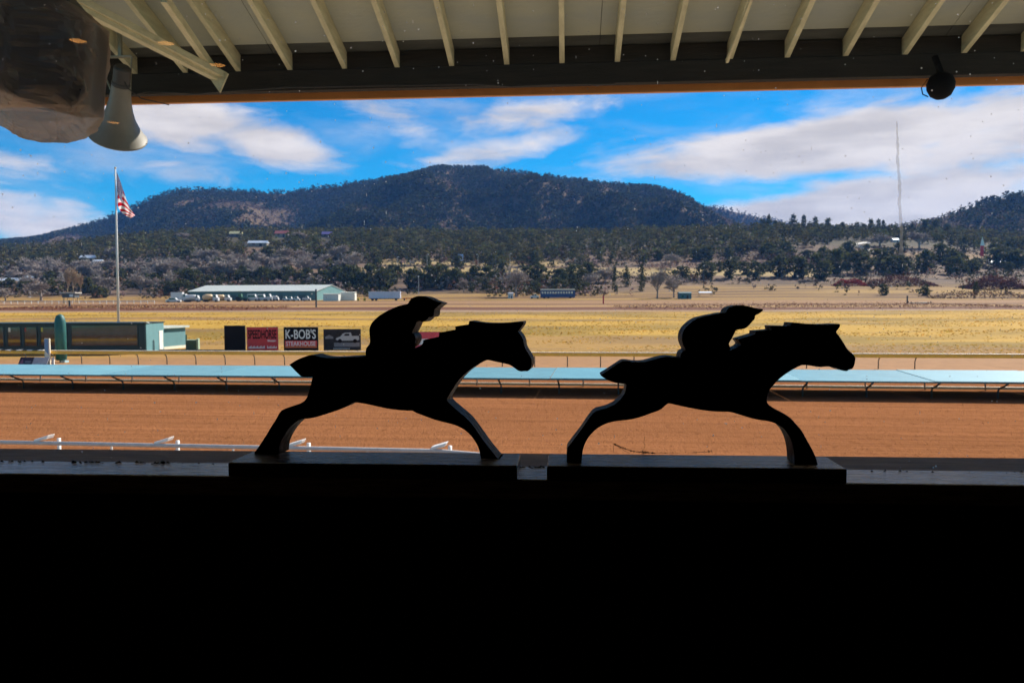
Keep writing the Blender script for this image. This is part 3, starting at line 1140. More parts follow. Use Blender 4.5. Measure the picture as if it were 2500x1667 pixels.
plank('brace', rl(528, 190, 5.72), rl(140, -8, 4.55), .05, .045, m_cream, roof)
plank('brace', rl(548, 186, 5.74), rl(176, -8, 4.62), .05, .045, m_cream, roof)
MB().prism([(rl(500, 175, 5.7).x, rl(500, 175, 5.7).z), (rl(556, 180, 5.7).x, rl(556, 180, 5.7).z), (rl(536, 226, 5.7).x, rl(536, 226, 5.7).z)], -.15, -.13).build('gusset', m_cream, roof)
pp = rl(1775, 155, 5.72)
plank('split_batten', rl(1775, 150, 5.60), rl(1835, -4, 4.9), .018, .03, m_cream, roof)
plank('split_batten', rl(400, -5, 4.75), rl(520, 170, 5.75), .04, .06, m_cream, roof)

# loose cable along the beam
m_cable = mat('black_cable', (.02, .018, .015), .6)
cab = MB()
cp_ = [rl(px, py, 5.80) for px, py in ((322, 232), (360, 224), (420, 226), (480, 230), (512, 226), (700, 214), (1150, 206), (1250, 211), (1340, 207), (1500, 205))]
cab.tube(cp_, .006, 6)
cab.build('cable', m_cable, roof)

# loudspeaker horn
m_horn = mat('grey_horn_paint', (.20, .18, .14), .5, var=.12, scale=8)
m_drv = mat('dark_driver', (.05, .045, .04), .6)
m_brk = mat('galvanised_bracket', (.30, .28, .2), .5, metal=.4, var=.2, scale=12)
HD = 5.56


def bw(px, py, d):
    x, z = frame_hit(px, py, BPSI, d)
    return frame_pt(BPSI, x, d, z)


horn_o = bw(296, 212, HD)
horn = thing('loudspeaker_horn', 'grey flared loudspeaker horn hanging under the eave beside wrapped screen', 'loudspeaker', horn_o, BROT)
ax = Vector((-.40, .52, -.80)).normalized()
prof_o = [(.066, -.01), (.069, .05), (.077, .12), (.092, .19), (.115, .26), (.147, .32), (.178, .365), (.200, .395), (.207, .402), (.203, .410), (.194, .402)]
prof_i = [(.165, .365), (.125, .30), (.085, .21), (.05, .12), (.0, .08)]
MB().lathe(prof_o + prof_i, 40, ax).build('horn_bell', m_horn, horn, smooth=True)
MB().lathe([(.0, -.155), (.045, -.155), (.058, -.14), (.060, -.04), (.066, -.03), (.066, -.012), (.0, -.012)], 28, ax).build('driver', m_drv, horn, smooth=False)
brk = MB()
for sx in (-.1, .085):
    brk.tube([(sx, 0, .21), (sx - .012, 0, .06), (sx * .75, 0, -.03)], .006, 6)
brk.box(-.106, .091, -.02, .02, .208, .216)
brk.build('bracket', m_brk, horn)
MB().tube([(.02, -.06, .12), (.05, -.07, .04), (.08, -.05, -.03), (.12, .05, -.075), (.2, .3, -.06)], .004, 6).build('cable', m_cable, horn)
MB().box(-.012, .012, -.012, .012, .2165, .44).build('hanger', m_brk, horn)

# screen wrapped in a plastic bag
BD = 4.0


def bag_material():
    m = bpy.data.materials.new('brown_plastic_bag')
    m.use_nodes = True
    n, l = m.node_tree.nodes, m.node_tree.links
    b = n['Principled BSDF']
    b.inputs['Base Color'].default_value = (.19, .17, .155, 1)
    b.inputs['Roughness'].default_value = .28
    tr = n.new('ShaderNodeBsdfTranslucent')
    tr.inputs[0].default_value = (.80, .66, .54, 1)
    tp = n.new('ShaderNodeBsdfTransparent')
    tp.inputs[0].default_value = (.93, .82, .70, 1)
    m1 = n.new('ShaderNodeMixShader')
    m1.inputs[0].default_value = .70
    l.new(b.outputs[0], m1.inputs[1])
    l.new(tr.outputs[0], m1.inputs[2])
    m2 = n.new('ShaderNodeMixShader')
    m2.inputs[0].default_value = .30
    l.new(m1.outputs[0], m2.inputs[1])
    l.new(tp.outputs[0], m2.inputs[2])
    l.new(m2.outputs[0], n['Material Output'].inputs['Surface'])
    tc = n.new('ShaderNodeTexCoord')
    nz = n.new('ShaderNodeTexNoise')
    nz.inputs['Scale'].default_value = 9
    nz.inputs['Detail'].default_value = 3
    nz.inputs['Distortion'].default_value = 2.2
    l.new(tc.outputs['Object'], nz.inputs['Vector'])
    bp = n.new('ShaderNodeBump')
    bp.inputs['Strength'].default_value = .5
    bp.inputs['Distance'].default_value = .03
    l.new(nz.outputs['Fac'], bp.inputs['Height'])
    l.new(bp.outputs[0], b.inputs['Normal'])
    return m


m_bag = bag_material()
m_tv = mat('dark_screen_case', (.03, .027, .026), .5)
# the bag's outline in the picture, row by row: (y, left x, right x)
rows_ = [(-60, -14, 118), (0, -14, 168), (34, -13, 214), (70, -12, 257), (110, -11, 256), (143, -10, 254), (190, -8, 250), (240, -5, 246), (286, -1, 241),
         (305, 7, 228), (320, 28, 215), (332, 52, 204), (342, 71, 186), (348, 110, 165)]
bag_o = bw(30, 300, BD)
scr = thing('wrapped_screen', 'dark screen wrapped in brown plastic bag hanging at top left', 'wrapped screen', bag_o, BROT)
ox, oz = frame_hit(30, 300, BPSI, BD)
ry = np.array([q[0] for q in rows_], float)
fine = np.concatenate([np.linspace(ry[i], ry[i + 1], 6)[:-1] for i in range(len(ry) - 1)] + [[ry[-1]]])
nseg = 72
bv, bf = [], []
for i, py in enumerate(fine):
    xl = np.interp(py, ry, [q[1] for q in rows_])
    xr = np.interp(py, ry, [q[2] for q in rows_])
    thick = .10 if py < 286 else .10 * max(.12, 1 - (py - 286) / 72)
    for k in range(nseg):
        a = 2 * math.pi * k / nseg
        cx_, sx_ = math.cos(a), math.sin(a)
        e = .42
        qx = math.copysign(abs(cx_) ** e, cx_)
        qy = math.copysign(abs(sx_) ** e, sx_)
        px = (xl + xr) / 2 + (xr - xl) / 2 * qx
        x, z = frame_hit(px, py, BPSI, BD)
        # creases: folded ridges running down and across the film
        u_, v_ = px / 46.0, py / 70.0
        f1 = abs(2 * float(vnoise(u_ * 1.3 + v_ * .9 + (3 if qy < 0 else 40), v_ * .7 - u_ * .3, 5)) - 1)
        f2 = abs(2 * float(vnoise(u_ * 3.1 - v_ * 1.7 + (9 if qy < 0 else 60), v_ * 2.3 + u_, 8)) - 1)
        low = 1.0 if py < 270 else 1.9
        wob = (.040 * (f1 - .5) + .022 * (f2 - .5)) * low
        edge_ = 1 + (.010 * (f1 - .5) + .006 * (f2 - .5)) * (1 if py > 290 else .4)
        bv.append(((x - ox) * edge_, thick * qy + wob * (1 if abs(qy) > .5 else .3), z - oz + .008 * (f2 - .5)))
for i in range(len(fine) - 1):
    for k in range(nseg):
        a, b_ = i * nseg + k, i * nseg + (k + 1) % nseg
        bf.append((a, b_, b_ + nseg, a + nseg))
bf.append(tuple((len(fine) - 1) * nseg + k for k in range(nseg)))
bf.append(tuple(range(nseg - 1, -1, -1)))
bg = MB().add(bv, bf).build('plastic_bag', m_bag, scr, smooth=False)
za = frame_hit(0, -20, BPSI, BD)[1]
tvp = [frame_hit(px, py, BPSI, BD) for px, py in ((6, 222), (60, 246), (120, 266), (180, 280), (232, 280), (246, 82), (158, -20), (-4, -20))]
tv = MB().prism([(x - ox, z - oz) for x, z in tvp], -.07, .07)
tv.build('screen_case', m_tv, scr)
MB().box(-.03, .03, -.03, .03, za - oz + .001, za - oz + .55).build('hanger', m_brk, scr)

# dark round lamp at the right end of the beam
m_dk = mat('black_lamp_housing', (.006, .006, .007), .7, spec=.1)
fl_o = bw(2297, 204, 5.74)
fl = thing('eave_lamp', 'small black round lamp hanging at the right of the dark beam', 'lamp', fl_o, BROT)
MB().lathe([(.0, .07), (.045, .066), (.075, .045), (.092, .0), (.089, -.04), (.066, -.085), (.033, -.106), (.0, -.112)], 28).build('housing', m_dk, fl, smooth=True)
MB().tube([(0, 0, .068), (-.02, .0, .12), (-.03, .03, .19)], .022, 10).build('stem', m_dk, fl)
MB().tube([(-.09, 0, .03), (-.135, -.01, -.03), (-.125, -.01, -.075), (-.085, 0, -.09)], .004, 6).build('wire', m_dk, fl)

# ================================================================ RAILS OF THE TRACK
TROT = -R(TPSI)
m_white = mat('white_rail_paint', (.80, .79, .75), .45, var=.06, scale=6)
m_steel = mat('dark_post_steel', (.06, .065, .065), .5, var=.2, scale=6)
m_grey = mat('grey_post_steel', (.30, .31, .31), .45, var=.15, scale=6)
m_cover = mat('pale_blue_cover', (.15, .345, .385), .30, var=.10, scale=.7, stretch=(1, 1.6, 1), spec=.6)
m_covers = [m_cover, mat('faded_blue_cover', (.165, .36, .395), .34, var=.14, scale=.5, stretch=(1, 1.6, 1), spec=.6), mat('greyed_blue_cover', (.145, .325, .36), .27, var=.12, scale=.9, stretch=(1, 1.6, 1), spec=.6)]
m_lip = mat('teal_cover_lip', (.02, .10, .11), .5)
m_ochre = mat('ochre_rail_paint', (.90, .54, .07), .5, var=.12, scale=4)
m_palet = mat('pale_rail_top', (.78, .70, .55), .5, var=.1, scale=4)

# near white rail
wr = thing('white_rail', 'white tubular track rail just beyond the window sill', 'rail', frame_pt(TPSI, 0, 19.05, 0), TROT)
xe_ = frame_hit(1118, 1100, TPSI, 19.05)[0]
MB().tube([(-26, 0, 1.02), (xe_ - .5, 0, 1.02), (xe_ + .9, 0, .93), (xe_ + 4, 0, .88), (xe_ + 22, 0, .88)], .055, 12).build('rail', mat('chalky_rail_paint', (.50, .465, .44), .6, var=.12, scale=5), wr, smooth=True)
post = cap = None
for px in (-560, -215, 117, 412, 738, 1090):
    x, _ = frame_hit(px, 1085, TPSI, 19.05)
    b = MB()
    p_ = MB().tube([(x, .42, .0), (x, .42, 1.08)], .05, 10).build('post', m_white, wr, smooth=True)
    MB().hexa([(x - .42, -.02, 1.04), (x - .06, .0, 1.12), (x - .06, .3, 1.12), (x - .42, .26, 1.04), (x - .40, -.02, 1.11), (x + .0, .0, 1.23), (x + .0, .3, 1.23), (x - .40, .26, 1.11)]).build('bracket', m_white, wr, bevel=.02)
    if px < 1000:
        MB().tube([(x + 1.62, .30, .0), (x + 1.62, .30, 1.0)], .03, 8).build('stay', m_white, wr)

for k in range(6):
    MB().tube([(xe_ + 3.0 + k * 3.2, .42, .0), (xe_ + 3.0 + k * 3.2, .42, .80), (xe_ + 3.0 + k * 3.2, .03, .85)], .045, 8).build('post', m_white, wr, smooth=True)

# covered rail, pale blue
cvr = thing('covered_rail', 'long inner rail under a wide pale blue cover on bent posts', 'rail', frame_pt(TPSI, 0, 41.0, 0), TROT)
YN, YF, ZN, ZF = -1.75, 3.45, .91, 1.02
for k in range(-9, 10):
    x0, x1 = k * 6.1 - 3.05, k * 6.1 + 3.05
    a_ = random.uniform(-.015, .015)
    MB().hexa([(x0 + .02, YN, ZN - .03), (x1 - .02, YN, ZN - .03), (x1 - .02, YF, ZF - .03), (x0 + .02, YF, ZF - .03),
               (x0 + .02, YN, ZN + a_), (x1 - .02, YN, ZN + a_), (x1 - .02, YF, ZF + a_), (x0 + .02, YF, ZF + a_)]).build('cover_panel', m_covers[k % 3], cvr)
MB().box(-58, 58, YN - .04, YN - .002, ZN - .085, ZN - .01).build('front_lip', m_lip, cvr)
MB().box(-58, 58, YF + .1, YF + .22, .0, .13).build('foot_board', m_palet, cvr)
x_ref = frame_hit(36, 930, TPSI, 39.6)[0]
gp = MB().tube([(0, .95, -.02), (0, .95, .34), (0, .82, .52), (0, .40, .64), (0, -.02, ZN - .088)], .045, 8)
gp0 = None
for k in range(0, 33):
    x = x_ref + (k - 6) * 3.02
    if gp0 is None:
        gp0 = gp.build('gooseneck_post', m_steel, cvr, smooth=True)
        gp0.location = (x, YN + .05, 0)
        st0 = MB().tube([(0, 0, -.02), (0, .1, .4), (0, .32, ZF - .07)], .04, 8).build('rear_post', m_grey, cvr, smooth=True)
        st0.location = (x + 1.1, YF - .5, 0)
    else:
        link_copy(gp0, cvr).location = (x, YN + .05, 0)
        link_copy(st0, cvr).location = (x + 1.1, YF - .5, 0)

# inner ochre rail
yr = thing('ochre_rail', 'ochre infield rail with pale top on thin dark posts', 'rail', frame_pt(TPSI, 0, 57.3, 0), TROT)
xs_ = frame_hit(108, 860, TPSI, 57.3)[0]
MB().box(-75, 75, -.09, .11, .80, 1.06).build('rail', m_ochre, yr, bevel=.03)
MB().box(xs_, 75, -.13, .15, 1.062, 1.10).build('rail_top', m_palet, yr)
for k in range(14):                       # black and white finish-line blocks at the left end
    MB().box(xs_ - (k + 1) * .47, xs_ - k * .47 - .004, -.13, .15, 1.062, 1.12).build('marker_block', m_black if k % 2 else m_white, yr)
x_ref = frame_hit(192, 870, TPSI, 57.3)[0]
yp0 = None
for k in range(-6, 27):
    x = x_ref + k * 2.42
    if yp0 is None:
        yp0 = MB().tube([(0, .35, -.05), (0, .34, .5), (0, .22, .72), (0, .05, .80)], .04, 7).build('post', m_steel, yr, smooth=True)
        yp0.location = (x, 0, 0)
    else:
        link_copy(yp0, yr).location = (x, 0, 0)

# ================================================================ INFIELD
m_txt_w = mat('white_lettering', (.75, .75, .74), .6)
m_txt_k = mat('black_lettering', (.012, .010, .012), .8, spec=.1)
m_red = mat('red_sign_face', (.52, .03, .04), .55, var=.12, scale=2)
m_red2 = mat('bright_red_band', (.72, .05, .05), .55, var=.1, scale=2)
m_orng = mat('orange_band', (.62, .13, .03), .55)
m_blk = mat('black_sign_face', (.008, .008, .010), .8, var=.3, scale=3, spec=.1)
m_gsign = mat('charcoal_sign_face', (.030, .028, .032), .7, var=.25, scale=2, spec=.15)
m_lgrey = mat('pale_grey_print', (.42, .41, .42), .6, var=.1, scale=4)
m_mgrey = mat('mid_grey_print', (.19, .185, .20), .6, var=.15, scale=4)
m_pink = mat('pinkish_red_sign_face', (.62, .06, .09), .55, var=.1, scale=2)


def text_mesh(body, w, h, bold=.02):
    cu_ = bpy.data.curves.new('lettering', 'FONT')
    cu_.body = body
    cu_.size = 1.0
    cu_.offset = bold
    cu_.extrude = .004
    o = bpy.data.objects.new('lettering', cu_)
    COL.objects.link(o)
    dg = bpy.context.evaluated_depsgraph_get()
    me_ = bpy.data.meshes.new_from_object(o.evaluated_get(dg))
    bpy.data.objects.remove(o)
    co = np.zeros(len(me_.vertices) * 3)
    me_.vertices.foreach_get('co', co)
    co = co.reshape(-1, 3)
    lo, hi = co.min(0), co.max(0)
    x = (co[:, 0] - lo[0]) / (hi[0] - lo[0]) * w
    z = (co[:, 1] - lo[1]) / (hi[1] - lo[1]) * h
    out = np.stack([x, -(co[:, 2] - lo[2]), z], -1)
    me_.vertices.foreach_set('co', out.ravel())
    me_.update()
    return me_


def put_text(parent, body, x, z, w, h, m, y, bold=.02, name='lettering'):
    me_ = text_mesh(body, w, h, bold)
    me_.materials.clear()
    me_.materials.append(m)
    return obj(name, me_, parent, (x, y, z))


def sign(label, x0, x1, y0, y1, Y, face, skew=0.0):
    """board whose face spans the given picture box when it stands Y metres out; returns its root, width, height"""
    a, b = at(x0, y1, Y), at(x1, y0, Y)
    cx = (a.x + b.x) / 2
    g = float(ground_z(cx, Y)[0])
    w, h = b.x - a.x, b.z - a.z
    z0 = max(.12, a.z - g)
    root = thing('billboard', label, 'sign', (cx, Y, g), 0, 'advertising boards by the infield rail')
    MB().box(-w / 2, w / 2, -.04, .0, z0, z0 + h).build('panel', face, root)
    MB().box(-w / 2 - .03, w / 2 + .03, .002, .05, z0 - .03, z0 + h + .03).build('backing', m_steel, root)
    for sx in (-.8, .8):
        MB().box(sx * w / 2 - .04, sx * w / 2 + .04, .052, .13, -.2, z0 + h * .9).build('post', m_steel, root)
    return root, w, h, z0


SY = 76.0
r_, w, h, z0 = sign('plain black board, leftmost of the advertising boards', 549, 598, 798, 858, SY, m_blk)
r_, w, h, z0 = sign('red board with black SPEEDHORSE lettering beside the plain black board', 604, 678, 801, 857, SY, m_red)
put_text(r_, 'SPEEDHORSE', -w * .47, z0 + h * .50, w * .93, h * .40, m_txt_k, -.045, .022)
put_text(r_, 'Magazine', w * .17, z0 + h * .35, w * .28, h * .11, m_txt_w, -.045, .03)
# lower line of print too small to read in the photograph: a row of short strokes
st = MB()
for k in range(26):
    xx = -w * .46 + k * w * .036
    if k in (15, 16):
        continue
    st.box(xx, xx + w * .027, -.047, -.0405, z0 + h * .085, z0 + h * (.135 + .03 * ((k * 7) % 3)))
tag(st.build('small_print', m_txt_w, r_), kind='stuff')
r_, w, h, z0 = sign("black and red board reading K-BOB'S STEAKHOUSE", 694, 776, 804, 860, SY, m_blk)
MB().box(-w * .47, w * .47, -.046, -.0405, z0 + h * .20, z0 + h * .42).build('red_band', m_red2, r_)
MB().box(-w * .47, w * .47, -.046, -.0405, z0 + h * .10, z0 + h * .199).build('orange_band', m_orng, r_)
put_text(r_, "K-BOB'S", -w * .45, z0 + h * .50, w * .89, h * .42, m_txt_w, -.045, .012)
put_text(r_, 'STEAKHOUSE', -w * .44, z0 + h * .19, w * .87, h * .20, m_txt_w, -.050, .012)
r_, w, h, z0 = sign('charcoal board with a pale printed pickup truck, right of the steakhouse board', 791, 880, 809, 860, SY, m_gsign)
car = [(-.18, .52), (-.14, .60), (-.04, .66), (.02, .80), (.10, .84), (.24, .84), (.27, .68), (.46, .68), (.47, .50), (.40, .46), (-.10, .46)]
MB().prism([(x * w, z0 + h * z) for x, z in car], -.046, -.0405).build('printed_truck', m_lgrey, r_)
for cx in (-.06, .35):
    MB().lathe([(0, 0), (.055 * w, 0), (.055 * w, .006), (0, .006)], 16, (0, 1, 0), (cx * w, -.052, z0 + h * .44)).build('printed_wheel', m_txt_k, r_)
MB().prism([(.04 * w, z0 + h * .69), (.20 * w, z0 + h * .69), (.20 * w, z0 + h * .79), (.09 * w, z0 + h * .79)], -.050, -.0465).build('printed_window', m_gsign, r_)
MB().box(-.22 * w, .48 * w, -.046, -.0405, z0 + h * .16, z0 + h * .36).build('printed_road', m_mgrey, r_)
MB().prism([(-.46 * w, z0 + h * .55), (-.24 * w, z0 + h * .55), (-.24 * w, z0 + h * .64), (-.35 * w, z0 + h * .74), (-.46 * w, z0 + h * .64)], -.046, -.0405).build('printed_badge', m_mgrey, r_)
st = MB()
for k in range(13):
    st.box(w * (-.24 + k * .035), w * (-.24 + k * .035 + .024), -.047, -.0405, z0 + h * .03, z0 + h * .10)
tag(st.build('small_print', m_lgrey, r_), kind='stuff')
r_, w, h, z0 = sign('pinkish red board half hidden behind the left jockey cutout', 985, 1075, 817, 861, SY, m_pink)
MB().box(-w * .30, w * .30, -.046, -.0405, z0 + h * .30, z0 + h * .62).build('pale_band', m_txt_w, r_)

# low banner leaning by the track at the left
a, b = at(40, 886, 60.0), at(116, 868, 60.0)
gz = 0.0
bn = thing('trackside_banner', 'low dark banner with triangle mark leaning beside the infield rail', 'banner', (at(78, 886, 61.0).x, 61.0, gz), TROT)
w, h = 2.45, .62
MB().hexa([(-w / 2, 0, .02), (-w * .02, 0, .02), (-w * .02, .03, .02), (-w / 2, .03, .02), (-w / 2, .35, h), (-w * .02, .35, h), (-w * .02, .38, h), (-w / 2, .38, h)]).build('dark_panel', mat('dark_violet_banner', (.02, .015, .04), .6), bn)
MB().hexa([(-w * .018, 0, .02), (w / 2, 0, .02), (w / 2, .03, .02), (-w * .018, .03, .02), (-w * .018, .35, h), (w / 2, .35, h), (w / 2, .38, h), (-w * .018, .38, h)]).build('grey_panel', m_lgrey, bn)
ty = lambda z: .35 * (z - .02) / (h - .02) - .012
MB().add([(-.47 * w, ty(.12), .12), (-.32 * w, ty(.12), .12), (-.395 * w, ty(.5), .5)], [(0, 1, 2)]).build('triangle_mark', mat('dusky_pink_mark', (.22, .08, .12), .6), bn)
MB().add([(-.28 * w, ty(.2), .2), (-.08 * w, ty(.2), .2), (-.08 * w, ty(.32), .32), (-.28 * w, ty(.32), .32)], [(0, 1, 2, 3)]).build('print_line', m_mgrey, bn)
MB().box(-w * .4, w * .4, .39, .5, -.01, .3).build('prop', m_steel, bn)

# padded green pole
gp_ = gpt(at(147, 800, 64).x, 64.0)
m_pad = mat('teal_padding', (.005, .10, .095), .55, var=.2, scale=3, bump=.2, bscale=3)
gr = thing('padded_pole', 'tall dark teal padded pole with rounded top by the rail', 'pole', gp_, 0)
MB().lathe([(.30, .18), (.42, .26), (.425, 2.9), (.41, 3.35), (.34, 3.68), (.22, 3.86), (.08, 3.94), (.0, 3.95)], 20).build('padding', m_pad, gr, smooth=True)
MB().lathe([(.13, -.05), (.13, .30)], 10).build('steel_post', m_steel, gr)
MB().box(.1, .46, -.3, .3, -.02, .16).build('foot_block', mat('pale_blue_block', (.30, .45, .5), .6), gr)
# white marker post with slanted blue patch
wp = thing('marker_post', 'white flat marker post with pale blue patch left of teal pole', 'post', gpt(at(114, 800, 62).x, 62.0), 0)
MB().box(-.20, .22, -.06, .06, -.05, 2.05).build('board', m_palet, wp, bevel=.01)
MB().add([(-.19, -.063, 2.02), (-.19, -.063, 1.15), (.12, -.063, .75), (.12, -.063, 2.02)], [(0, 1, 2, 3)]).build('blue_patch', mat('pale_blue_patch', (.16, .30, .48), .6), wp)
MB().box(.32, .52, -.05, .05, -.05, .55).build('short_board', m_white, wp, bevel=.01)

# ---------------------------------------------------------------- teal booth
m_teal_d = mat('dark_teal_paint', (.006, .028, .036), .5, var=.15, scale=1.2)
m_teal_l = mat('light_turquoise_wall', (.095, .225, .24), .7, var=.10, scale=1.5)
m_rooft = mat('pale_roof_edge', (.45, .50, .45), .6, var=.15, scale=2)
m_pane = mat('dark_booth_glass', (.045, .032, .025), .06, var=.35, scale=1.4, spec=.8)
m_door = mat('white_door', (.70, .68, .62), .5)
BY = 74.0
c0 = at(355, 850, BY)
booth = thing('infield_booth', 'long low teal booth with dark windows and pale turquoise end', 'building', (c0.x, BY, 0.0), R(2.0))
gz = float(ground_z(c0.x, BY)[0])
zt_ = at(355, 788, BY).z
L = 17.5
MB().box(-L, 0, .0, 4.3, gz - .3, zt_ - .06).build('wall', m_teal_d, booth)
zz0, zz1 = at(200, 845, BY).z, at(200, 793, BY).z
wins = [(-20, 17), (24, 57), (64, 96), (103, 168), (176, 337), (-90, -28), (-180, -98)]
for (xa, xb) in wins:
    A, B = at(xa, 800, BY).x - c0.x, at(xb, 800, BY).x - c0.x
    zb1_ = zz1 if xa == 176 else zz1 - .12
    f_ = MB()
    t_ = .07
    f_.box(A, B, -.05, -.002, zz0, zz0 + t_).box(A, B, -.05, -.002, zb1_ - t_, zb1_)
    f_.box(A, A + t_, -.05, -.002, zz0 + t_, zb1_ - t_).box(B - t_, B, -.05, -.002, zz0 + t_, zb1_ - t_)
    f_ = f_.build('window', m_teal_d, booth)
    MB().box(A + t_ + .003, B - t_ - .003, -.02, -.004, zz0 + t_ + .003, zb1_ - t_ - .003).build('pane', m_pane, f_)
# small notices inside the panes
for xa, m_n in ((27, m_palet), (64.5, mat('red_notice', (.3, .06, .05), .6)), (104, mat('yellow_notice', (.5, .45, .06), .6))):
    A = at(xa, 800, BY).x - c0.x
    MB().box(A + .02, A + .22, -.026, -.021, zz1 - .62, zz1 - .22).build('notice', m_n, booth)
MB().box(-L - .1, .12, -.25, 4.4, zt_ - .058, zt_ + .03).build('roof', m_teal_d, booth)
# turquoise end wall with door, and the lower wing behind it
MB().box(.002, .06, .12, 4.2, gz - .3, zt_ - .10).build('end_wall', m_teal_l, booth)
dr = MB().box(.064, .10, 3.0, 3.9, gz - .05, gz + 2.05).build('door', m_door, booth)
MB().tube([(.105, 3.8, gz + 1.0), (.16, 3.8, gz + 1.0), (.16, 3.72, gz + 1.0)], .02, 6).build('handle', m_steel, dr)
MB().tube([(.14, 1.6, gz - .1), (.14, 1.6, gz + 1.1), (.1, 1.6, gz + 1.2)], .05, 8).build('pipe', m_steel, booth)
wx0, wx1 = at(397, 820, BY + 4.6).x - c0.x, at(450, 820, BY + 7.6).x - c0.x
zw1, zw0 = at(420, 801, BY + 6).z, at(420, 849, BY + 6).z
wa, wb = Vector((wx0, 4.6, 0)), Vector((wx1, 8.6, 0))
wd_ = (wb - wa).normalized()
wn_2 = Vector((-wd_.y, wd_.x, 0)) * 3.0


def wbox(a_, b_, off, thick, z0_, z1_):
    q = [a_ + off, b_ + off, b_ + off + thick, a_ + off + thick]
    return MB().hexa([(v.x, v.y, z0_) for v in q] + [(v.x, v.y, z1_) for v in q])


wbox(wa, wb, Vector(), wn_2, gz - .3, zw1).build('wing_wall', m_teal_l, booth)
wbox(wa - wd_ * .2, wb + wd_ * .3, -wn_2.normalized() * .3, wn_2 * 1.2, zw1 + .002, zw1 + .2).build('wing_roof', m_rooft, booth)
wbox(wa + wd_ * .05, wb - wd_ * .05, -wn_2.normalized() * .05, wn_2.normalized() * .045, gz - .2, gz + .35).build('plinth', m_palet, booth)
MB().hexa([(-.1, -.2, zt_ + .032), (.25, -.2, zt_ + .032), (wx0, 4.6, zw1 + .24), (wx0 - .4, 4.6, zw1 + .24), (-.1, -.2, zt_ + .10), (.25, -.2, zt_ + .10), (wx0, 4.6, zw1 + .34), (wx0 - .4, 4.6, zw1 + .34)]).build('roof_edge', m_rooft, booth)

# green utility cabinet beside the booth
p = on_ground(470, 853)
uc = thing('utility_cabinet', 'small dark green utility cabinet on the grass right of the booth', 'cabinet', p, R(12))
s = p.y / F
m_ug = mat('dark_green_cabinet', (.03, .07, .04), .6, var=.2, scale=3)
MB().box(-12 * s, 10 * s, -.4, .6, -.05, 22 * s).build('case', m_ug, uc, bevel=.02)
MB().box(10.2 * s, 15 * s, -.35, .5, -.05, 26 * s).build('side_box', mat('pale_green_box', (.28, .38, .27), .6), uc, bevel=.02)
MB().box(-15 * s, -12.3 * s, -.1, .1, -.05, 36 * s).build('riser', m_ug, uc)
MB().box(-12.5 * s, 10.5 * s, -.45, .65, 22.1 * s, 23.5 * s).build('lid', mat('pale_green_box', (.2, .2, .2)), uc)
# low teal kickboard fence running from the booth to the boards
kb_ = thing('kickboard', 'thin low teal board fence between booth and advertising boards', 'fence', frame_pt(TPSI, 0, 72.0, 0), TROT)
xa = frame_hit(372, 858, TPSI, 72)[0]
xb = frame_hit(548, 858, TPSI, 72)[0]
for k in range(6):
    x0 = xa + (xb - xa) * k / 6
    x1 = xa + (xb - xa) * (k + 1) / 6
    MB().box(x0 + .01, x1 - .01, -.02, .02, .12, .30).build('board', m_teal_d, kb_)
    MB().box(x0 + .02, x0 + .10, .022, .10, -.1, .28).build('post', m_teal_d, kb_)

# ---------------------------------------------------------------- flagpole and flag
FY = 92.0
m_pole = mat('white_pole_paint', (.60, .58, .56), .4, var=.08, scale=.8)
fp_ = gpt(at(289, 790, FY).x, FY)
fpole = thing('flagpole', 'tall white flagpole behind the teal booth', 'flagpole', fp_, 0)
top = at(281.5, 413, FY)
MB().tube([(0, 0, -.3), ((top.x - fp_.x) * .5, 0, (top.z - fp_.z) * .5), (top.x - fp_.x, 0, top.z - fp_.z)], [.155, .12, .075], 12).build('pole', m_pole, fpole, smooth=True)
MB().lathe([(0, -.12), (.09, -.09), (.13, 0), (.09, .09), (0, .13)], 14, (0, 0, 1), (top.x - fp_.x, 0, top.z - fp_.z + .12)).build('finial', mat('gold_ball', (.6, .5, .35), .3, metal=.6), fpole, smooth=True)


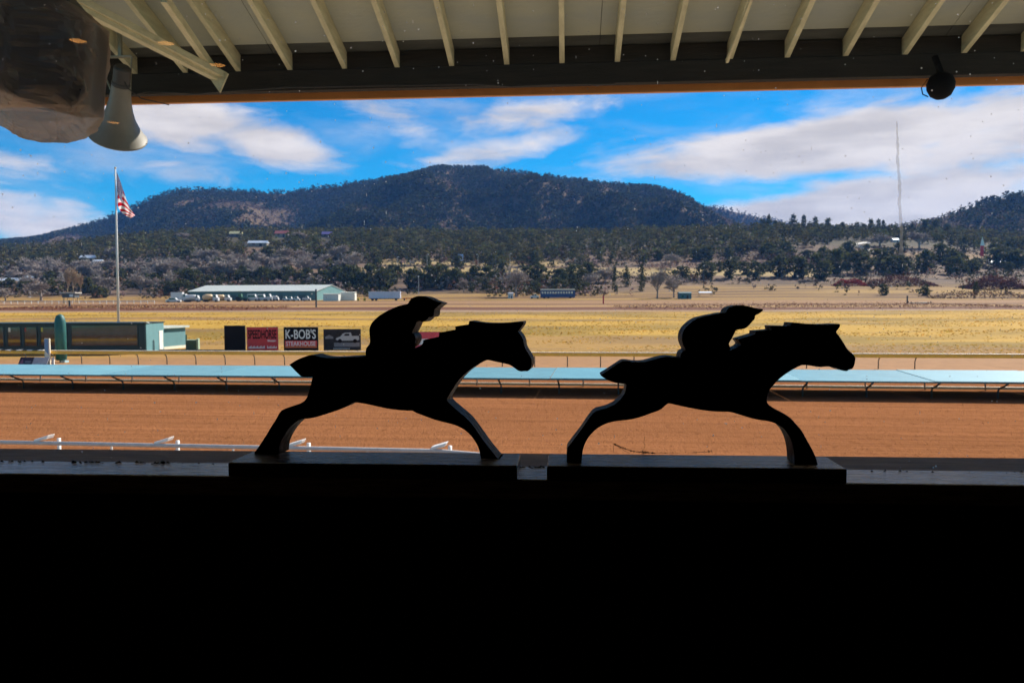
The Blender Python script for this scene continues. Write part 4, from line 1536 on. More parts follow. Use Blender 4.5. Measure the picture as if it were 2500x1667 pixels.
def flag_material():
    m = bpy.data.materials.new('flag_cloth')
    m.use_nodes = True
    n, l = m.node_tree.nodes, m.node_tree.links
    b = n['Principled BSDF']
    b.inputs['Roughness'].default_value = .8
    uv = n.new('ShaderNodeUVMap')
    sp = n.new('ShaderNodeSeparateXYZ')
    l.new(uv.outputs[0], sp.inputs[0])

    def mth(op, a, b_=None):
        k = n.new('ShaderNodeMath')
        k.operation = op
        for i, v in enumerate((a, b_)):
            if v is None:
                continue
            if isinstance(v, (int, float)):
                k.inputs[i].default_value = v
            else:
                l.new(v, k.inputs[i])
        return k.outputs[0]
    lay = mth('SUBTRACT', mth('SUBTRACT', 1.25, mth('MULTIPLY', sp.outputs[0], .62)), mth('MULTIPLY', mth('SUBTRACT', 1.0, sp.outputs[1]), .52))
    stripe = mth('MODULO', mth('FLOOR', mth('MULTIPLY', lay, 13.0)), 2.0)
    canton = mth('MULTIPLY', mth('LESS_THAN', sp.outputs[0], .40), mth('GREATER_THAN', sp.outputs[1], .40))
    fx = mth('ABSOLUTE', mth('SUBTRACT', mth('FRACT', mth('MULTIPLY', sp.outputs[0], 15.0)), .5))
    fy = mth('ABSOLUTE', mth('SUBTRACT', mth('FRACT', mth('MULTIPLY', sp.outputs[1], 16.5)), .5))
    star = mth('LESS_THAN', mth('ADD', mth('MULTIPLY', fx, fx), mth('MULTIPLY', fy, fy)), .05)

    def mix(f, a, b_):
        x = n.new('ShaderNodeMix')
        x.data_type = 'RGBA'
        l.new(f, x.inputs['Factor'])
        for s_, v in (('A', a), ('B', b_)):
            if isinstance(v, tuple):
                x.inputs[s_].default_value = (*v, 1)
            else:
                l.new(v, x.inputs[s_])
        return x.outputs['Result']
    c1 = mix(stripe, (.50, .001, .012), (.76, .75, .76))
    c2 = mix(star, (.008, .010, .09), (.7, .7, .72))
    c3 = mix(canton, c1, c2)
    l.new(c3, b.inputs['Base Color'])
    tr = n.new('ShaderNodeBsdfTranslucent')
    l.new(c3, tr.inputs[0])
    ms = n.new('ShaderNodeMixShader')
    ms.inputs[0].default_value = .45
    l.new(b.outputs[0], ms.inputs[1])
    l.new(tr.outputs[0], ms.inputs[2])
    l.new(ms.outputs[0], n['Material Output'].inputs['Surface'])
    return m


topE = [(282.3, 419), (288, 432), (294, 449), (300, 468), (306, 486), (314, 505), (321, 517), (328, 526)]
botE = [(285.0, 498), (286, 503), (289, 511), (294, 517), (300, 523), (306, 527), (311, 530), (317, 533)]
nu, nv = 22, 14
fv, ff, fuv = [], [], []
for i in range(nu):
    s_ = i / (nu - 1)
    tx = np.interp(s_ * 7, range(8), [q[0] for q in topE]), np.interp(s_ * 7, range(8), [q[1] for q in topE])
    bx = np.interp(s_ * 7, range(8), [q[0] for q in botE]), np.interp(s_ * 7, range(8), [q[1] for q in botE])
    for j in range(nv):
        t = j / (nv - 1)
        px = bx[0] + (tx[0] - bx[0]) * t
        py = bx[1] + (tx[1] - bx[1]) * t
        dpt = .55 * math.sin(s_ * 7.5 + t * 2.2) * s_ ** .6 + .35 * math.sin(s_ * 15 - t * 3) * s_
        P = at(px, py, FY + dpt - .12 * (1 - s_) * 0)
        fv.append((P.x - top.x, P.y - FY, P.z - top.z))
        fuv.append((s_, t))
for i in range(nu - 1):
    for j in range(nv - 1):
        ff.append((i * nv + j, (i + 1) * nv + j, (i + 1) * nv + j + 1, i * nv + j + 1))
fo = MB().add(fv, ff).build('flag', flag_material(), None, smooth=True)
uvl = fo.data.uv_layers.new(name='UVMap')
for lp in fo.data.loops:
    uvl.data[lp.index].uv = fuv[lp.vertex_index]
fo.location = (top.x + .09, FY, top.z)
tag(fo, 'limp striped red and white flag with starred blue canton on the flagpole', 'flag')

# ================================================================ FAR YARD: WAREHOUSE AND VEHICLES
m_wh = mat('teal_metal_wall', (.055, .14, .155), .6, var=.1, scale=.25)
m_whe = mat('teal_metal_gable_lit', (.15, .31, .31), .6, var=.1, scale=.25)  # lighter than the front wall: sunlight on the gable put into its colour
m_whr = mat('pale_metal_roof', (.46, .49, .45), .45, var=.06, scale=.2)
m_tyre = mat('tyre_black', (.015, .015, .015), .8)
m_vwhite = mat('white_vehicle_paint', (.55, .55, .55), .4)
m_vtan = mat('tan_tank_paint', (.62, .42, .22), .45)
m_vglass = mat('vehicle_glass', (.02, .025, .03), .1)
m_vblue = mat('blue_bus_paint', (.012, .045, .17), .4)
m_vgreen = mat('green_machine_paint', (.02, .10, .05), .5)
m_vyell = mat('yellow_machine_paint', (.65, .42, .02), .5)
m_vdark = mat('dark_chassis', (.025, .025, .025), .7)
m_vcream = mat('cream_trailer_side', (.60, .57, .47), .5, var=.05, scale=.4)
m_vlav = mat('pale_lavender_trailer_side', (.55, .57, .68), .45, var=.06, scale=.4)
m_vor = mat('orange_machine_paint', (.60, .16, .04), .5)
m_brown = mat('brown_trailer', (.16, .10, .07), .7)

WY = 400.0
cg = at(774, 730, WY)
wz = float(ground_z(cg.x, WY)[0])
wl0 = at(468, 730, WY + 8).x - cg.x
ware = thing('warehouse', 'long low teal metal warehouse with pale roof and gable end', 'building', (cg.x, WY, wz), R(-4))
ze, zr = at(774, 711, WY).z - wz, at(803, 696.5, WY + 12).z - wz
gw = at(829, 720, WY + 20).x - cg.x
MB().box(wl0, 0, 0, .3, -1, ze).build('front_wall', m_wh, ware)
# gable end turned to the right, its base running back and right
ga, gbp, gc = Vector((0, 0, 0)), Vector((gw * .5, 13, 0)), Vector((gw, 26, 0))
MB().add([(0.02, 0, -1), (gw, 26, -1), (gw, 26, ze), (gw * .5, 13, zr), (0.02, 0, ze),
          (-.3, .3, -1), (gw - .3, 26.3, -1), (gw - .3, 26.3, ze), (gw * .5 - .3, 13.3, zr), (-.3, .3, ze)],
         [(0, 1, 2, 3, 4), (9, 8, 7, 6, 5), (0, 5, 6, 1), (1, 6, 7, 2), (2, 7, 8, 3), (3, 8, 9, 4), (4, 9, 5, 0)]).build('gable_wall', m_whe, ware)
rf = MB()
ov = .6
rf.hexa([(wl0 - ov, -.8, ze - .05), (.3, -.8, ze - .05), (gw * .5 + .3, 13, zr + .02), (wl0 + gw * .5 - ov, 13, zr + .02),
         (wl0 - ov, -.8, ze + .25), (.3, -.8, ze + .25), (gw * .5 + .3, 13, zr + .32), (wl0 + gw * .5 - ov, 13, zr + .32)])
rf.hexa([(wl0 + gw * .5 - ov, 13.02, zr + .02), (gw * .5 + .3, 13.02, zr + .02), (gw + .3, 26.8, ze), (wl0 + gw - ov, 26.8, ze),
         (wl0 + gw * .5 - ov, 13.02, zr + .32), (gw * .5 + .3, 13.02, zr + .32), (gw + .3, 26.8, ze + .3), (wl0 + gw - ov, 26.8, ze + .3)])
rf.build('roof', m_whr, ware)
for k in range(5):
    x = wl0 * (.12 + .18 * k)
    MB().box(x - 2.2, x + 2.2, -.08, -.002, -.5, ze * .62).build('bay_door', mat('dark_bay_door', (.03, .07, .08), .6), ware)


def wheel(parent, x, y, z, r=.45):
    o = MB().lathe([(0, -.14), (r * .5, -.14), (r, -.12), (r, .12), (r * .5, .14), (0, .14)], 14, (0, 1, 0), (x, y, z)).build('wheel', m_tyre, parent)
    return o


def base_at(px, py, Y=None):
    return on_ground(px, py) if Y is None else gpt(at(px, py, Y).x, Y)


def lorry(name, label, cat, px0, px1, ptop, pbase, Y, kind, group=None, flip=1):
    """vehicle whose side spans px0..px1; ptop/pbase give its height"""
    cx = (px0 + px1) / 2
    p = gpt(at(cx, pbase, Y).x, Y)
    sc = Y / F
    Lh = (px1 - px0) / 2 * sc
    H = (pbase - ptop) * sc
    root = thing(name, label, cat, p, 0, group)
    wd = min(2.4, max(1.7, H * .8))
    r = min(.5, H * .17)
    if kind == 'box_truck':
        MB().box(-Lh, Lh * .40, 0, wd, r * 1.3, H).build('cargo_box', m_vwhite, root, bevel=.05)
        cabm = MB().prism([(Lh * .44, r), (Lh, r), (Lh, H * .45), (Lh * .90, H * .52), (Lh * .76, H * .82), (Lh * .44, H * .82)], .1, wd - .1).build('cab', m_vwhite, root, bevel=.05)
        MB().prism([(Lh * .52, H * .54), (Lh * .80, H * .54), (Lh * .73, H * .76), (Lh * .52, H * .76)], .06, .098).build('side_window', m_vglass, cabm)
    elif kind == 'tanker':
        MB().lathe([(0, -Lh), (H * .28, -Lh), (H * .34, -Lh + .25), (H * .34, Lh * .35), (H * .28, Lh * .42), (0, Lh * .42)], 20, (1, 0, 0), (0, wd / 2, H * .60)).build('tank', m_vwhite, root, smooth=True)
        cabm = MB().prism([(Lh * .48, r), (Lh, r), (Lh, H * .5), (Lh * .85, H * .55), (Lh * .74, H * .86), (Lh * .48, H * .86)], .1, wd - .1).build('cab', m_vwhite, root, bevel=.05)
        MB().prism([(Lh * .54, H * .58), (Lh * .78, H * .58), (Lh * .71, H * .8), (Lh * .54, H * .8)], .06, .098).build('side_window', m_vglass, cabm)
        MB().box(-Lh, Lh * .98, .3, wd - .3, r * .9, r * 1.4).build('chassis', m_vdark, root)
    elif kind == 'drum_truck':
        MB().lathe([(0, -Lh), (H * .30, -Lh), (H * .40, -Lh * .65), (H * .36, Lh * .1), (0, Lh * .2)], 20, (1, 0, .06), (0, wd / 2, H * .58)).build('tank', m_vtan, root, smooth=True)
        cabm = MB().prism([(Lh * .30, r), (Lh, r), (Lh, H * .5), (Lh * .82, H * .55), (Lh * .7, H * .9), (Lh * .30, H * .9)], .1, wd - .1).build('cab', m_vwhite, root, bevel=.05)
        MB().prism([(Lh * .42, H * .6), (Lh * .74, H * .6), (Lh * .66, H * .84), (Lh * .42, H * .84)], .06, .098).build('side_window', m_vglass, cabm)
        MB().box(-Lh, Lh * .98, .3, wd - .3, r * .9, r * 1.4).build('chassis', m_vdark, root)
    elif kind == 'van':
        body = MB().prism([(-Lh, r * .8), (Lh, r * .8), (Lh, H * .5), (Lh * .72, H * .62), (Lh * .5, H), (-Lh * .96, H)], 0, wd).build('body', m_vwhite, root, bevel=.08)
        MB().prism([(-Lh * .85, H * .58), (Lh * .62, H * .58), (Lh * .46, H * .88), (-Lh * .85, H * .88)], -.02, -.001).build('side_window', m_vglass, body)
    elif kind == 'car':
        body = MB().prism([(-Lh, r * .7), (Lh, r * .7), (Lh, H * .50), (Lh * .55, H * .58), (Lh * .28, H), (-Lh * .45, H), (-Lh * .78, H * .60), (-Lh, H * .55)], 0, wd).build('body', m_vwhite, root, bevel=.08)
        MB().prism([(-Lh * .66, H * .62), (Lh * .46, H * .62), (Lh * .25, H * .92), (-Lh * .42, H * .92)], -.02, -.001).build('side_window', m_vglass, body)
    elif kind == 'pickup':
        body = MB().prism([(-Lh, r * .8), (Lh, r * .8), (Lh, H * .55), (Lh * .55, H * .6), (Lh * .32, H), (-Lh * .12, H), (-Lh * .16, H * .62), (-Lh, H * .62)], 0, wd).build('body', m_vwhite, root, bevel=.08)
        MB().prism([(-.06 * Lh, H * .64), (Lh * .48, H * .64), (Lh * .29, H * .92), (-.06 * Lh, H * .92)], -.02, -.001).build('side_window', m_vglass, body)
    elif kind == 'bus':
        MB().box(-Lh, Lh, 0, wd, r * .9, H * .86).build('body', m_vblue, root, bevel=.1)
        MB().box(-Lh * 1.0, Lh * 1.0, -.02, wd + .02, H * .862, H).build('roof', m_vcream, root, bevel=.12)
        for k in range(12):
            x = -Lh * .94 + k * Lh * .155
            MB().box(x, x + Lh * .10, -.03, -.002, H * .50, H * .72).build('window', m_vcream, root)
    elif kind == 'trailer':
        MB().box(-Lh, Lh * .55, 0, 2.5, r * 2.1, H).build('body', m_vlav, root, bevel=.05)
        MB().box(Lh * .56, Lh, .02, 2.48, r * 2.1, H * 1.02).build('front_section', m_vlav, root, bevel=.05)
        MB().box(-Lh * .9, Lh * .9, .6, 1.9, r * 1.5, r * 2.05).build('chassis', m_vdark, root)
    elif kind == 'tractor':
        body = MB().prism([(-Lh * .2, H * .3), (Lh, H * .3), (Lh, H * .55), (Lh * .1, H * .6), (Lh * .02, H), (-Lh * .5, H), (-Lh * .5, H * .45)], .2, wd - .2).build('body', m_vgreen, root, bevel=.04)
        wheel(root, -Lh * .5, 0, H * .32, H * .32)
        wheel(root, -Lh * .5, wd, H * .32, H * .32)
        wheel(root, Lh * .65, 0, H * .2, H * .2)
        wheel(root, Lh * .65, wd, H * .2, H * .2)
        return root
    for sx in ((-.66, .70) if kind in ('van', 'car', 'pickup') else (-.78, -.55, .72)):
        for sy in (.12, wd - .12):
            wheel(root, sx * Lh, sy, r * .98, r)
    return root


VG = 'vehicles parked in the warehouse yard'
lorry('box_truck', 'white box truck at the far left of the yard vehicles', 'truck', 417, 457, 712, 736, 372, 'box_truck', VG)
lorry('flatbed_trailer', 'dark low trailer with wheels left of the white tanker truck', 'trailer', 404, 440, 726, 737, 366, 'car', VG)
lorry('tanker_truck', 'white tanker truck right behind the leftmost box truck', 'truck', 452, 486, 716, 735, 370, 'tanker', VG)
lorry('drum_truck', 'tan drum truck with white cab, left of two', 'truck', 494, 532, 714, 734, 372, 'drum_truck', VG)
lorry('drum_truck', 'tan drum truck with white cab, right of two', 'truck', 522, 562, 716, 734, 378, 'drum_truck', VG)
lorry('farm_tractor', 'dark green tractor against the warehouse wall', 'tractor', 574, 602, 715, 733, 384, 'tractor', VG)
lorry('white_van', 'white high-roofed van left of two in front of warehouse', 'van', 603, 628, 714, 731, 386, 'van', VG)
lorry('white_van', 'white high-roofed van right of two in front of warehouse', 'van', 628, 648, 714.5, 731, 388, 'van', VG)
lorry('drum_truck', 'white truck with brown top beside the white vans', 'truck', 647, 664, 713, 730, 388, 'pickup', VG)
lorry('box_truck', 'small white truck with upright stack at middle of warehouse front', 'truck', 663, 679, 716, 729, 390, 'box_truck', VG)
for i, (a, b) in enumerate(((689, 702), (702, 715), (715, 731))):
    lorry('white_car', 'white car, %s of three in front of the warehouse' % ('leftmost', 'middle', 'rightmost')[i], 'car', a, b, 720.5, 731, 388, 'car', VG)
lorry('white_pickup', 'white pickup nearest the warehouse gable corner', 'truck', 738, 757, 718, 729, 392, 'pickup', VG)
lorry('white_trailer', 'long pale semi trailer parked right of the warehouse', 'trailer', 900, 977, 704, 726, 392, 'trailer', VG)
lorry('blue_bus', 'dark blue bus with cream roof left of the bare cottonwood', 'bus', 1320, 1404, 695, 718, 410, 'bus', VG)['label'] = 'dark blue bus with cream roof right of the big bare cottonwood'
lorry('white_pickup', 'white pickup just left of the blue bus', 'truck', 1295, 1316, 706, 718, 408, 'pickup', VG)


def shed(name, label, cat, px0, px1, ptop, pbase, Y, dpt, wm, rm, ridge=.35, rz=0.0, group=None, door=True):
    """small gabled building"""
    cx = (px0 + px1) / 2
    p = gpt(at(cx, pbase, Y).x, Y)
    sc = Y / F
    w_ = (px1 - px0) / 2 * sc
    H = (pbase - ptop) * sc
    root = thing(name, label, cat, p, rz, group)
    MB().box(-w_, w_, 0, dpt, -1.5, H * (1 - ridge)).build('wall', wm, root)
    e = w_ * .06 + .1
    MB().prism([(-e, H * (1 - ridge) + .01), (dpt + e, H * (1 - ridge) + .01), (dpt / 2, H)], -w_ - e, w_ + e, 'x').build('roof', rm, root)
    if door:
        MB().box(w_ * .2, w_ * .5, -.06, -.002, -.3, H * .5).build('door', m_vdark, root)
        MB().box(-w_ * .6, -w_ * .25, -.06, -.002, H * .28, H * .5).build('window', m_vglass, root)
    return root


m_hw = mat('house_wall', (.30, .25, .2), .8, var=.15, scale=.3)
m_hw2 = mat('shaded_house_wall', (.12, .10, .09), .8, var=.15, scale=.3)
m_yr = mat('yellow_house_roof', (.62, .55, .28), .6)
m_rr = mat('red_house_roof', (.52, .14, .11), .6)
m_pr = mat('violet_house_roof', (.16, .13, .34), .6)
m_wr = mat('pale_blue_roof', (.55, .62, .72), .5)
m_cont = mat('white_container', (.66, .66, .60), .5, var=.06, scale=.4)
shed('storage_container', 'white storage unit standing against the warehouse gable', 'container', 789, 826, 712, 730, 388, 6, m_cont, m_cont, .05, door=False)
shed('storage_container', 'tall white box trailer between warehouse and long semi trailer', 'container', 832, 866, 706, 727, 396, 5, m_cont, m_cont, .05, door=False)
shed('green_shed', 'small dark green shed below the bare trees at right centre', 'shed', 1659, 1688, 712, 729, 400, 5, m_wh, m_wh, .15)
shed('white_kiosk', 'small white kiosk under the big bare cottonwood', 'kiosk', 1240, 1253, 706, 720, 412, 3, m_vwhite, m_vlav, .1)
# carport
p = gpt(at(1724, 714, 420).x, 420)
cpt = thing('carport', 'pale carport roof on thin posts right of the green shed', 'carport', p, 0)
MB().hexa([(-3.6, 0, 2.0), (3.4, 0, 2.0), (3.6, 4, 2.6), (-3.2, 4, 2.6), (-3.6, 0, 2.15), (3.4, 0, 2.15), (3.6, 4, 2.75), (-3.2, 4, 2.75)]).build('roof', m_wr, cpt)
for sx in (-3.3, 3.1):
    for sy in (.15, 3.8):
        MB().tube([(sx, sy, -.5), (sx, sy, 2.05 + sy * .14)], .09, 6).build('post', m_steel, cpt)
HG = 'houses on the wooded bench'
for a in (('house', 'house with pale yellow roof among the hillside trees', 560, 588, 573, 588, 940, m_hw2, m_yr),
          ('house', 'house with bright red roof among the hillside trees', 671, 703, 574, 591, 930, m_hw, m_rr),
          ('house', 'house with violet roof half hidden by hillside pines', 786, 813, 575, 590, 935, m_hw2, m_pr),
          ('house', 'long white roofed building below the yellow-roofed house', 606, 651, 600, 614, 820, m_hw, m_wr),
          ('house', 'house with pale blue metal roof left of the flagpole', 194, 234, 618, 634, 760, m_hw, m_wr),
          ('house', 'small white cottage below the pale blue roofed house', 225, 246, 634, 646, 730, m_vwhite, m_wr),
          ('stable', 'long low white stable at the far left edge', -40, 42, 678, 694, 600, m_hw2, m_wr),
          ('stable', 'low white stable right of the edge stable, far left', 46, 96, 674, 690, 620, m_vwhite, m_wr),
          ('stable', 'short white stable left of the bare poplar', 106, 141, 675, 686, 625, m_hw, m_wr),
          ('house', 'small white house on the right bench above the tan field', 2181, 2196, 580, 590, 850, m_vwhite, m_wr),
          ('long_shed', 'long low white shed at the right edge', 2418, 2488, 643, 655, 690, m_vwhite, m_wr)):
    nm, lb, x0, x1, y0, y1, Y, wm, rm = a
    shed(nm, lb, 'house' if nm == 'house' else 'shed', x0, x1, y0, y1, Y, 7, wm, rm, .45, 0, HG if nm == 'house' else None)

# judges' tower at the left
p = gpt(at(167, 735, 352).x, 352)
tw = thing('judges_tower', 'small raised wooden lookout hut on legs at far left', 'tower', p, 0)
k_ = 352 / F
MB().box(-15 * k_, 15 * k_, 0, 4, 14 * k_, 24 * k_).build('cabin', mat('dark_hut_wall', (.06, .07, .08), .7), tw)
MB().box(-19 * k_, 19 * k_, -.8, 4.8, 24.2 * k_, 27 * k_).build('roof', mat('pale_hut_roof', (.40, .37, .33), .6), tw)
MB().box(3 * k_, 12 * k_, -.08, -.002, 16 * k_, 22 * k_).build('window', m_wr, tw)
for sx in (-12, 12):
    for sy in (.3, 3.7):
        MB().box(sx * k_ - .15, sx * k_ + .15, sy - .15, sy + .15, -.5, 14 * k_ - .01).build('leg', mat('yellow_wood', (.5, .33, .14), .7), tw)

# white paddock fence at the far left, posts and rails
pf = thing('paddock_fence', 'low white paddock fence along the far left yard', 'fence', gpt(at(60, 740, 345).x, 345), 0)
for k in range(24):
    x = -12 + k * 3.0
    MB().box(x - .08, x + .08, -.08, .08, -.4, 1.3).build('post', m_white, pf)
for zz in (.55, 1.1):
    MB().box(-12, 57, -.12, -.085, zz, zz + .12).build('rail', m_white, pf)

# lamp posts and poles
LG = 'street lamps along the road below the wood'
m_lp = mat('pale_lamp_pole', (.50, .47, .42), .6)
for (px, y0, y1, Y, lab, arm) in ((1043, 622, 664, 610, 'pale street lamp with curved head above the warehouse trailer', 1), (970, 628, 652, 650, 'thin street lamp half hidden in dark trees above the trailer', 1),
                                  (1167, 622, 648, 640, 'street lamp right of the blue hoarding', -1), (1210, 616, 652, 620, 'tall dark utility pole above the cottonwood', 0),
                                  (1245, 620, 652, 640, 'street lamp just above the cottonwood crown', 1), (1466, 617, 648, 640, 'street lamp alone above the three conifers', 0),
                                  (1700, 615, 655, 620, 'street lamp above the round juniper at right centre', 0), (1718, 650, 700, 500, 'thin pole in front of the round juniper', 0),
                                  (1022, 676, 712, 470, 'short lamp pole with white head behind the left jockey cap', 0), (2147, 563, 618, 780, 'dark post on the right-hand bench field', 0)):
    p = gpt(at(px, y1, Y).x, Y)
    zt2 = at(px, y0, Y).z - p.z
    rt = thing('street_lamp', lab, 'lamp post', p, 0, LG)
    MB().tube([(0, 0, -1), (0, 0, zt2)], [.20, .13], 7).build('pole', m_lp if arm or px < 1100 else m_steel, rt)
    if arm:
        MB().tube([(0, 0, zt2), (.7 * arm, 0, zt2 + .35), (1.5 * arm, 0, zt2 + .2)], .10, 6).build('arm', m_lp, rt)
        MB().box(1.0 * arm - .6, 1.0 * arm + .6, -.2, .2, zt2 + .05, zt2 + .34).build('head', m_white, rt)
    else:
        MB().box(-.4, .4, -.25, .25, zt2 - .02, zt2 + .55).build('head', m_white if px in (1022, 1466) else m_lp, rt)
# blue hoarding, tall roadside sign, red post, dark gate post
p = gpt(at(1125, 648, 640).x, 640)
hb = thing('roadside_hoarding', 'pale blue and white hoarding on a post before the pine wood', 'sign', p, 0)
zz = [at(1125, y, 640).z - p.z for y in (637, 621)]
MB().box(-2.0, 2.0, -.1, .1, zz[0], zz[1]).build('panel', mat('pale_blue_hoarding', (.30, .42, .75), .5), hb)
MB().box(-1.4, 1.4, -.14, -.102, zz[0] + 1, zz[0] + 2.6).build('white_patch', m_white, hb)
MB().tube([(0, .12, -1), (0, .12, zz[0] + .3)], .2, 7).build('post', m_steel, hb)
p = gpt(at(2397, 630, 690).x, 690)
ts = thing('tall_sign', 'tall red and white roadside sign at right', 'sign', p, 0)
zz = [at(2397, y, 690).z - p.z for y in (627, 600, 578)]
MB().tube([(0, .3, -1), (0, .3, zz[2])], .25, 7).build('post', m_steel, ts)
MB().box(-1.4, 1.4, -.1, .1, zz[0] + .4, zz[1]).build('red_panel', m_red2, ts)
MB().prism([(-1.6, zz[1] + .05), (2.4, zz[1] + .05), (0, zz[2])], -.1, .1).build('white_panel', m_white, ts)
for (px, y0, y1, Y, m_, lab) in ((1473, 721, 738, 330, m_red, 'dull red distance post at the far edge of the infield'), (772, 706, 750, 290, m_steel, 'dark distance post in front of the warehouse corner'),
                                 (170, 733, 752, 290, m_teal_d, 'small dark teal distance post below the lookout hut'), (2215, 722, 735, 330, m_steel, 'short dark post by the pale culvert at right')):
    p = gpt(at(px, y1, Y).x, Y)
    rt = thing('distance_post', lab, 'post', p, 0)
    zt2 = max(1.5, at(px, y0, Y).z - p.z)
    MB().box(-.28, .28, -.15, .15, -.3, zt2).build('board', m_, rt, bevel=.05)
    MB().box(-.31, .31, -.18, .18, zt2 - .35, zt2 - .1).build('collar', m_steel, rt)
# pale culvert slab at right
p = gpt(at(2245, 733, 335).x, 335)
cv = thing('culvert', 'long pale concrete culvert slab across the far right field', 'culvert', p, 0)
MB().box(-5.2, 5.2, 0, 1.2, -.4, .35).build('slab', m_vcream, cv, bevel=.05)
MB().box(-5.0, -4.6, -.1, 0, -.4, .8).build('post', m_steel, cv)
MB().box(4.6, 5.0, -.1, 0, -.4, .8).build('post', m_steel, cv)
# orange machine and yellow barrels by the trailer
p = gpt(at(996, 724, 395).x, 395)
om = thing('orange_implement', 'low orange farm implement right of the long semi trailer', 'machine', p, 0)
MB().box(-2.6, 2.6, 0, 1.6, .7, 1.25).build('frame', m_vor, om, bevel=.05)
for sx in (-1.8, 1.8):
    wheel(om, sx, -.15, .42, .42)
for px in (875, 890):
    p = gpt(at(px, 726, 390).x, 390)
    yb = thing('yellow_barrel', 'yellow barrel %s of two before the semi trailer' % ('left' if px == 875 else 'right'), 'barrel', p, 0, 'yellow barrels in the yard')
    MB().lathe([(0, 0), (.6, 0), (.63, .1), (.6, .5), (.63, .9), (.6, 1.4), (0, 1.4)], 14).build('body', m_vyell, yb)
    MB().lathe([(.61, .45), (.65, .48), (.65, .54), (.61, .57)], 14).build('band', m_vdark, yb)

# ================================================================ TREES
m_bark = mat('bark', (.10, .075, .055), .9)
m_pine = mat('pine_needles', (.050, .066, .028), .9, attr='Col', island=.4, spec=.05, trans=.18)
m_jun = mat('juniper_leaves', (.070, .074, .026), .9, island=.5, spec=.1, trans=.3)
m_twig = mat('bare_grey_twigs', (.37, .31, .27), .9, island=.35, spec=.1)
m_twig2 = mat('tan_poplar_twigs', (.40, .28, .17), .9, island=.3, spec=.1)
m_redb = mat('red_brown_brush', (.15, .055, .04), .95, island=.4, spec=.05)


def leaf_tris(g, pts, size, flat=.0):
    """one ragged triangle at each point"""
    n_ = len(pts)
    d = g.normal(size=(n_, 3, 3))
    d /= np.linalg.norm(d, axis=2, keepdims=True)
    V = pts[:, None, :] + d * (np.asarray(size).reshape(-1, 1, 1) if np.ndim(size) else size)
    return V.reshape(-1, 3), np.arange(n_ * 3).reshape(-1, 3)


def crown_points(g, n_, shape):
    """points in a unit-height crown: z 0..1, radius by shape, gathered in clumps"""
    k = max(6, n_ // 14)
    zc = g.random(k)
    prof = {'pine': lambda z: .30 * np.clip(1.12 - z, 0, 1) ** .75 * np.clip(z * 5 + .25, 0, 1),
            'conifer': lambda z: .26 * np.clip(1.02 - z, 0, 1) * np.clip(z * 8 + .3, 0, 1),
            'round': lambda z: .52 * np.sqrt(np.clip(1 - (2 * z - 1) ** 2, .02, 1)),
            'tall': lambda z: .34 * np.sqrt(np.clip(1 - (2 * z - .95) ** 2 * .9, .02, 1))}[shape]
    a = g.random(k) * 2 * np.pi
    r_ = prof(zc) * np.sqrt(g.random(k)) * 1.0
    C = np.stack([r_ * np.cos(a), r_ * np.sin(a), zc], -1)
    i = g.integers(0, k, n_)
    P = C[i] + g.normal(size=(n_, 3)) * np.array([.07, .07, .055])
    return P


def tree_meshes(shape, n_, size, seed, crown_mat, trunk_h, trunk_r, tag_):
    g = np.random.default_rng(seed)
    P = crown_points(g, n_, shape)
    P[:, 2] = trunk_h + P[:, 2] * (1 - trunk_h)
    V, T = leaf_tris(g, P, size * g.uniform(.6, 1.3, n_))
    crown = np_mesh(tag_ + '_crown', V, T, [crown_mat], col=np.tile(np.array((.055, .07, .03)), (len(V), 1)))
    b = MB().tube([(0, 0, -.05), (.008, .005, .35), (0, .0, .8)], [trunk_r, trunk_r * .75, trunk_r * .25], 6)
    for q in range(5):
        a = q * 1.4 + seed
        z = .25 + .1 * q
        b.tube([(0, 0, z), (.14 * math.cos(a), .14 * math.sin(a), z + .09)], [trunk_r * .4, trunk_r * .12], 4)
    me_ = bpy.data.meshes.new(tag_ + '_trunk')
    me_.from_pydata(b.v, [], b.f)
    me_.materials.append(m_bark)
    return crown, me_


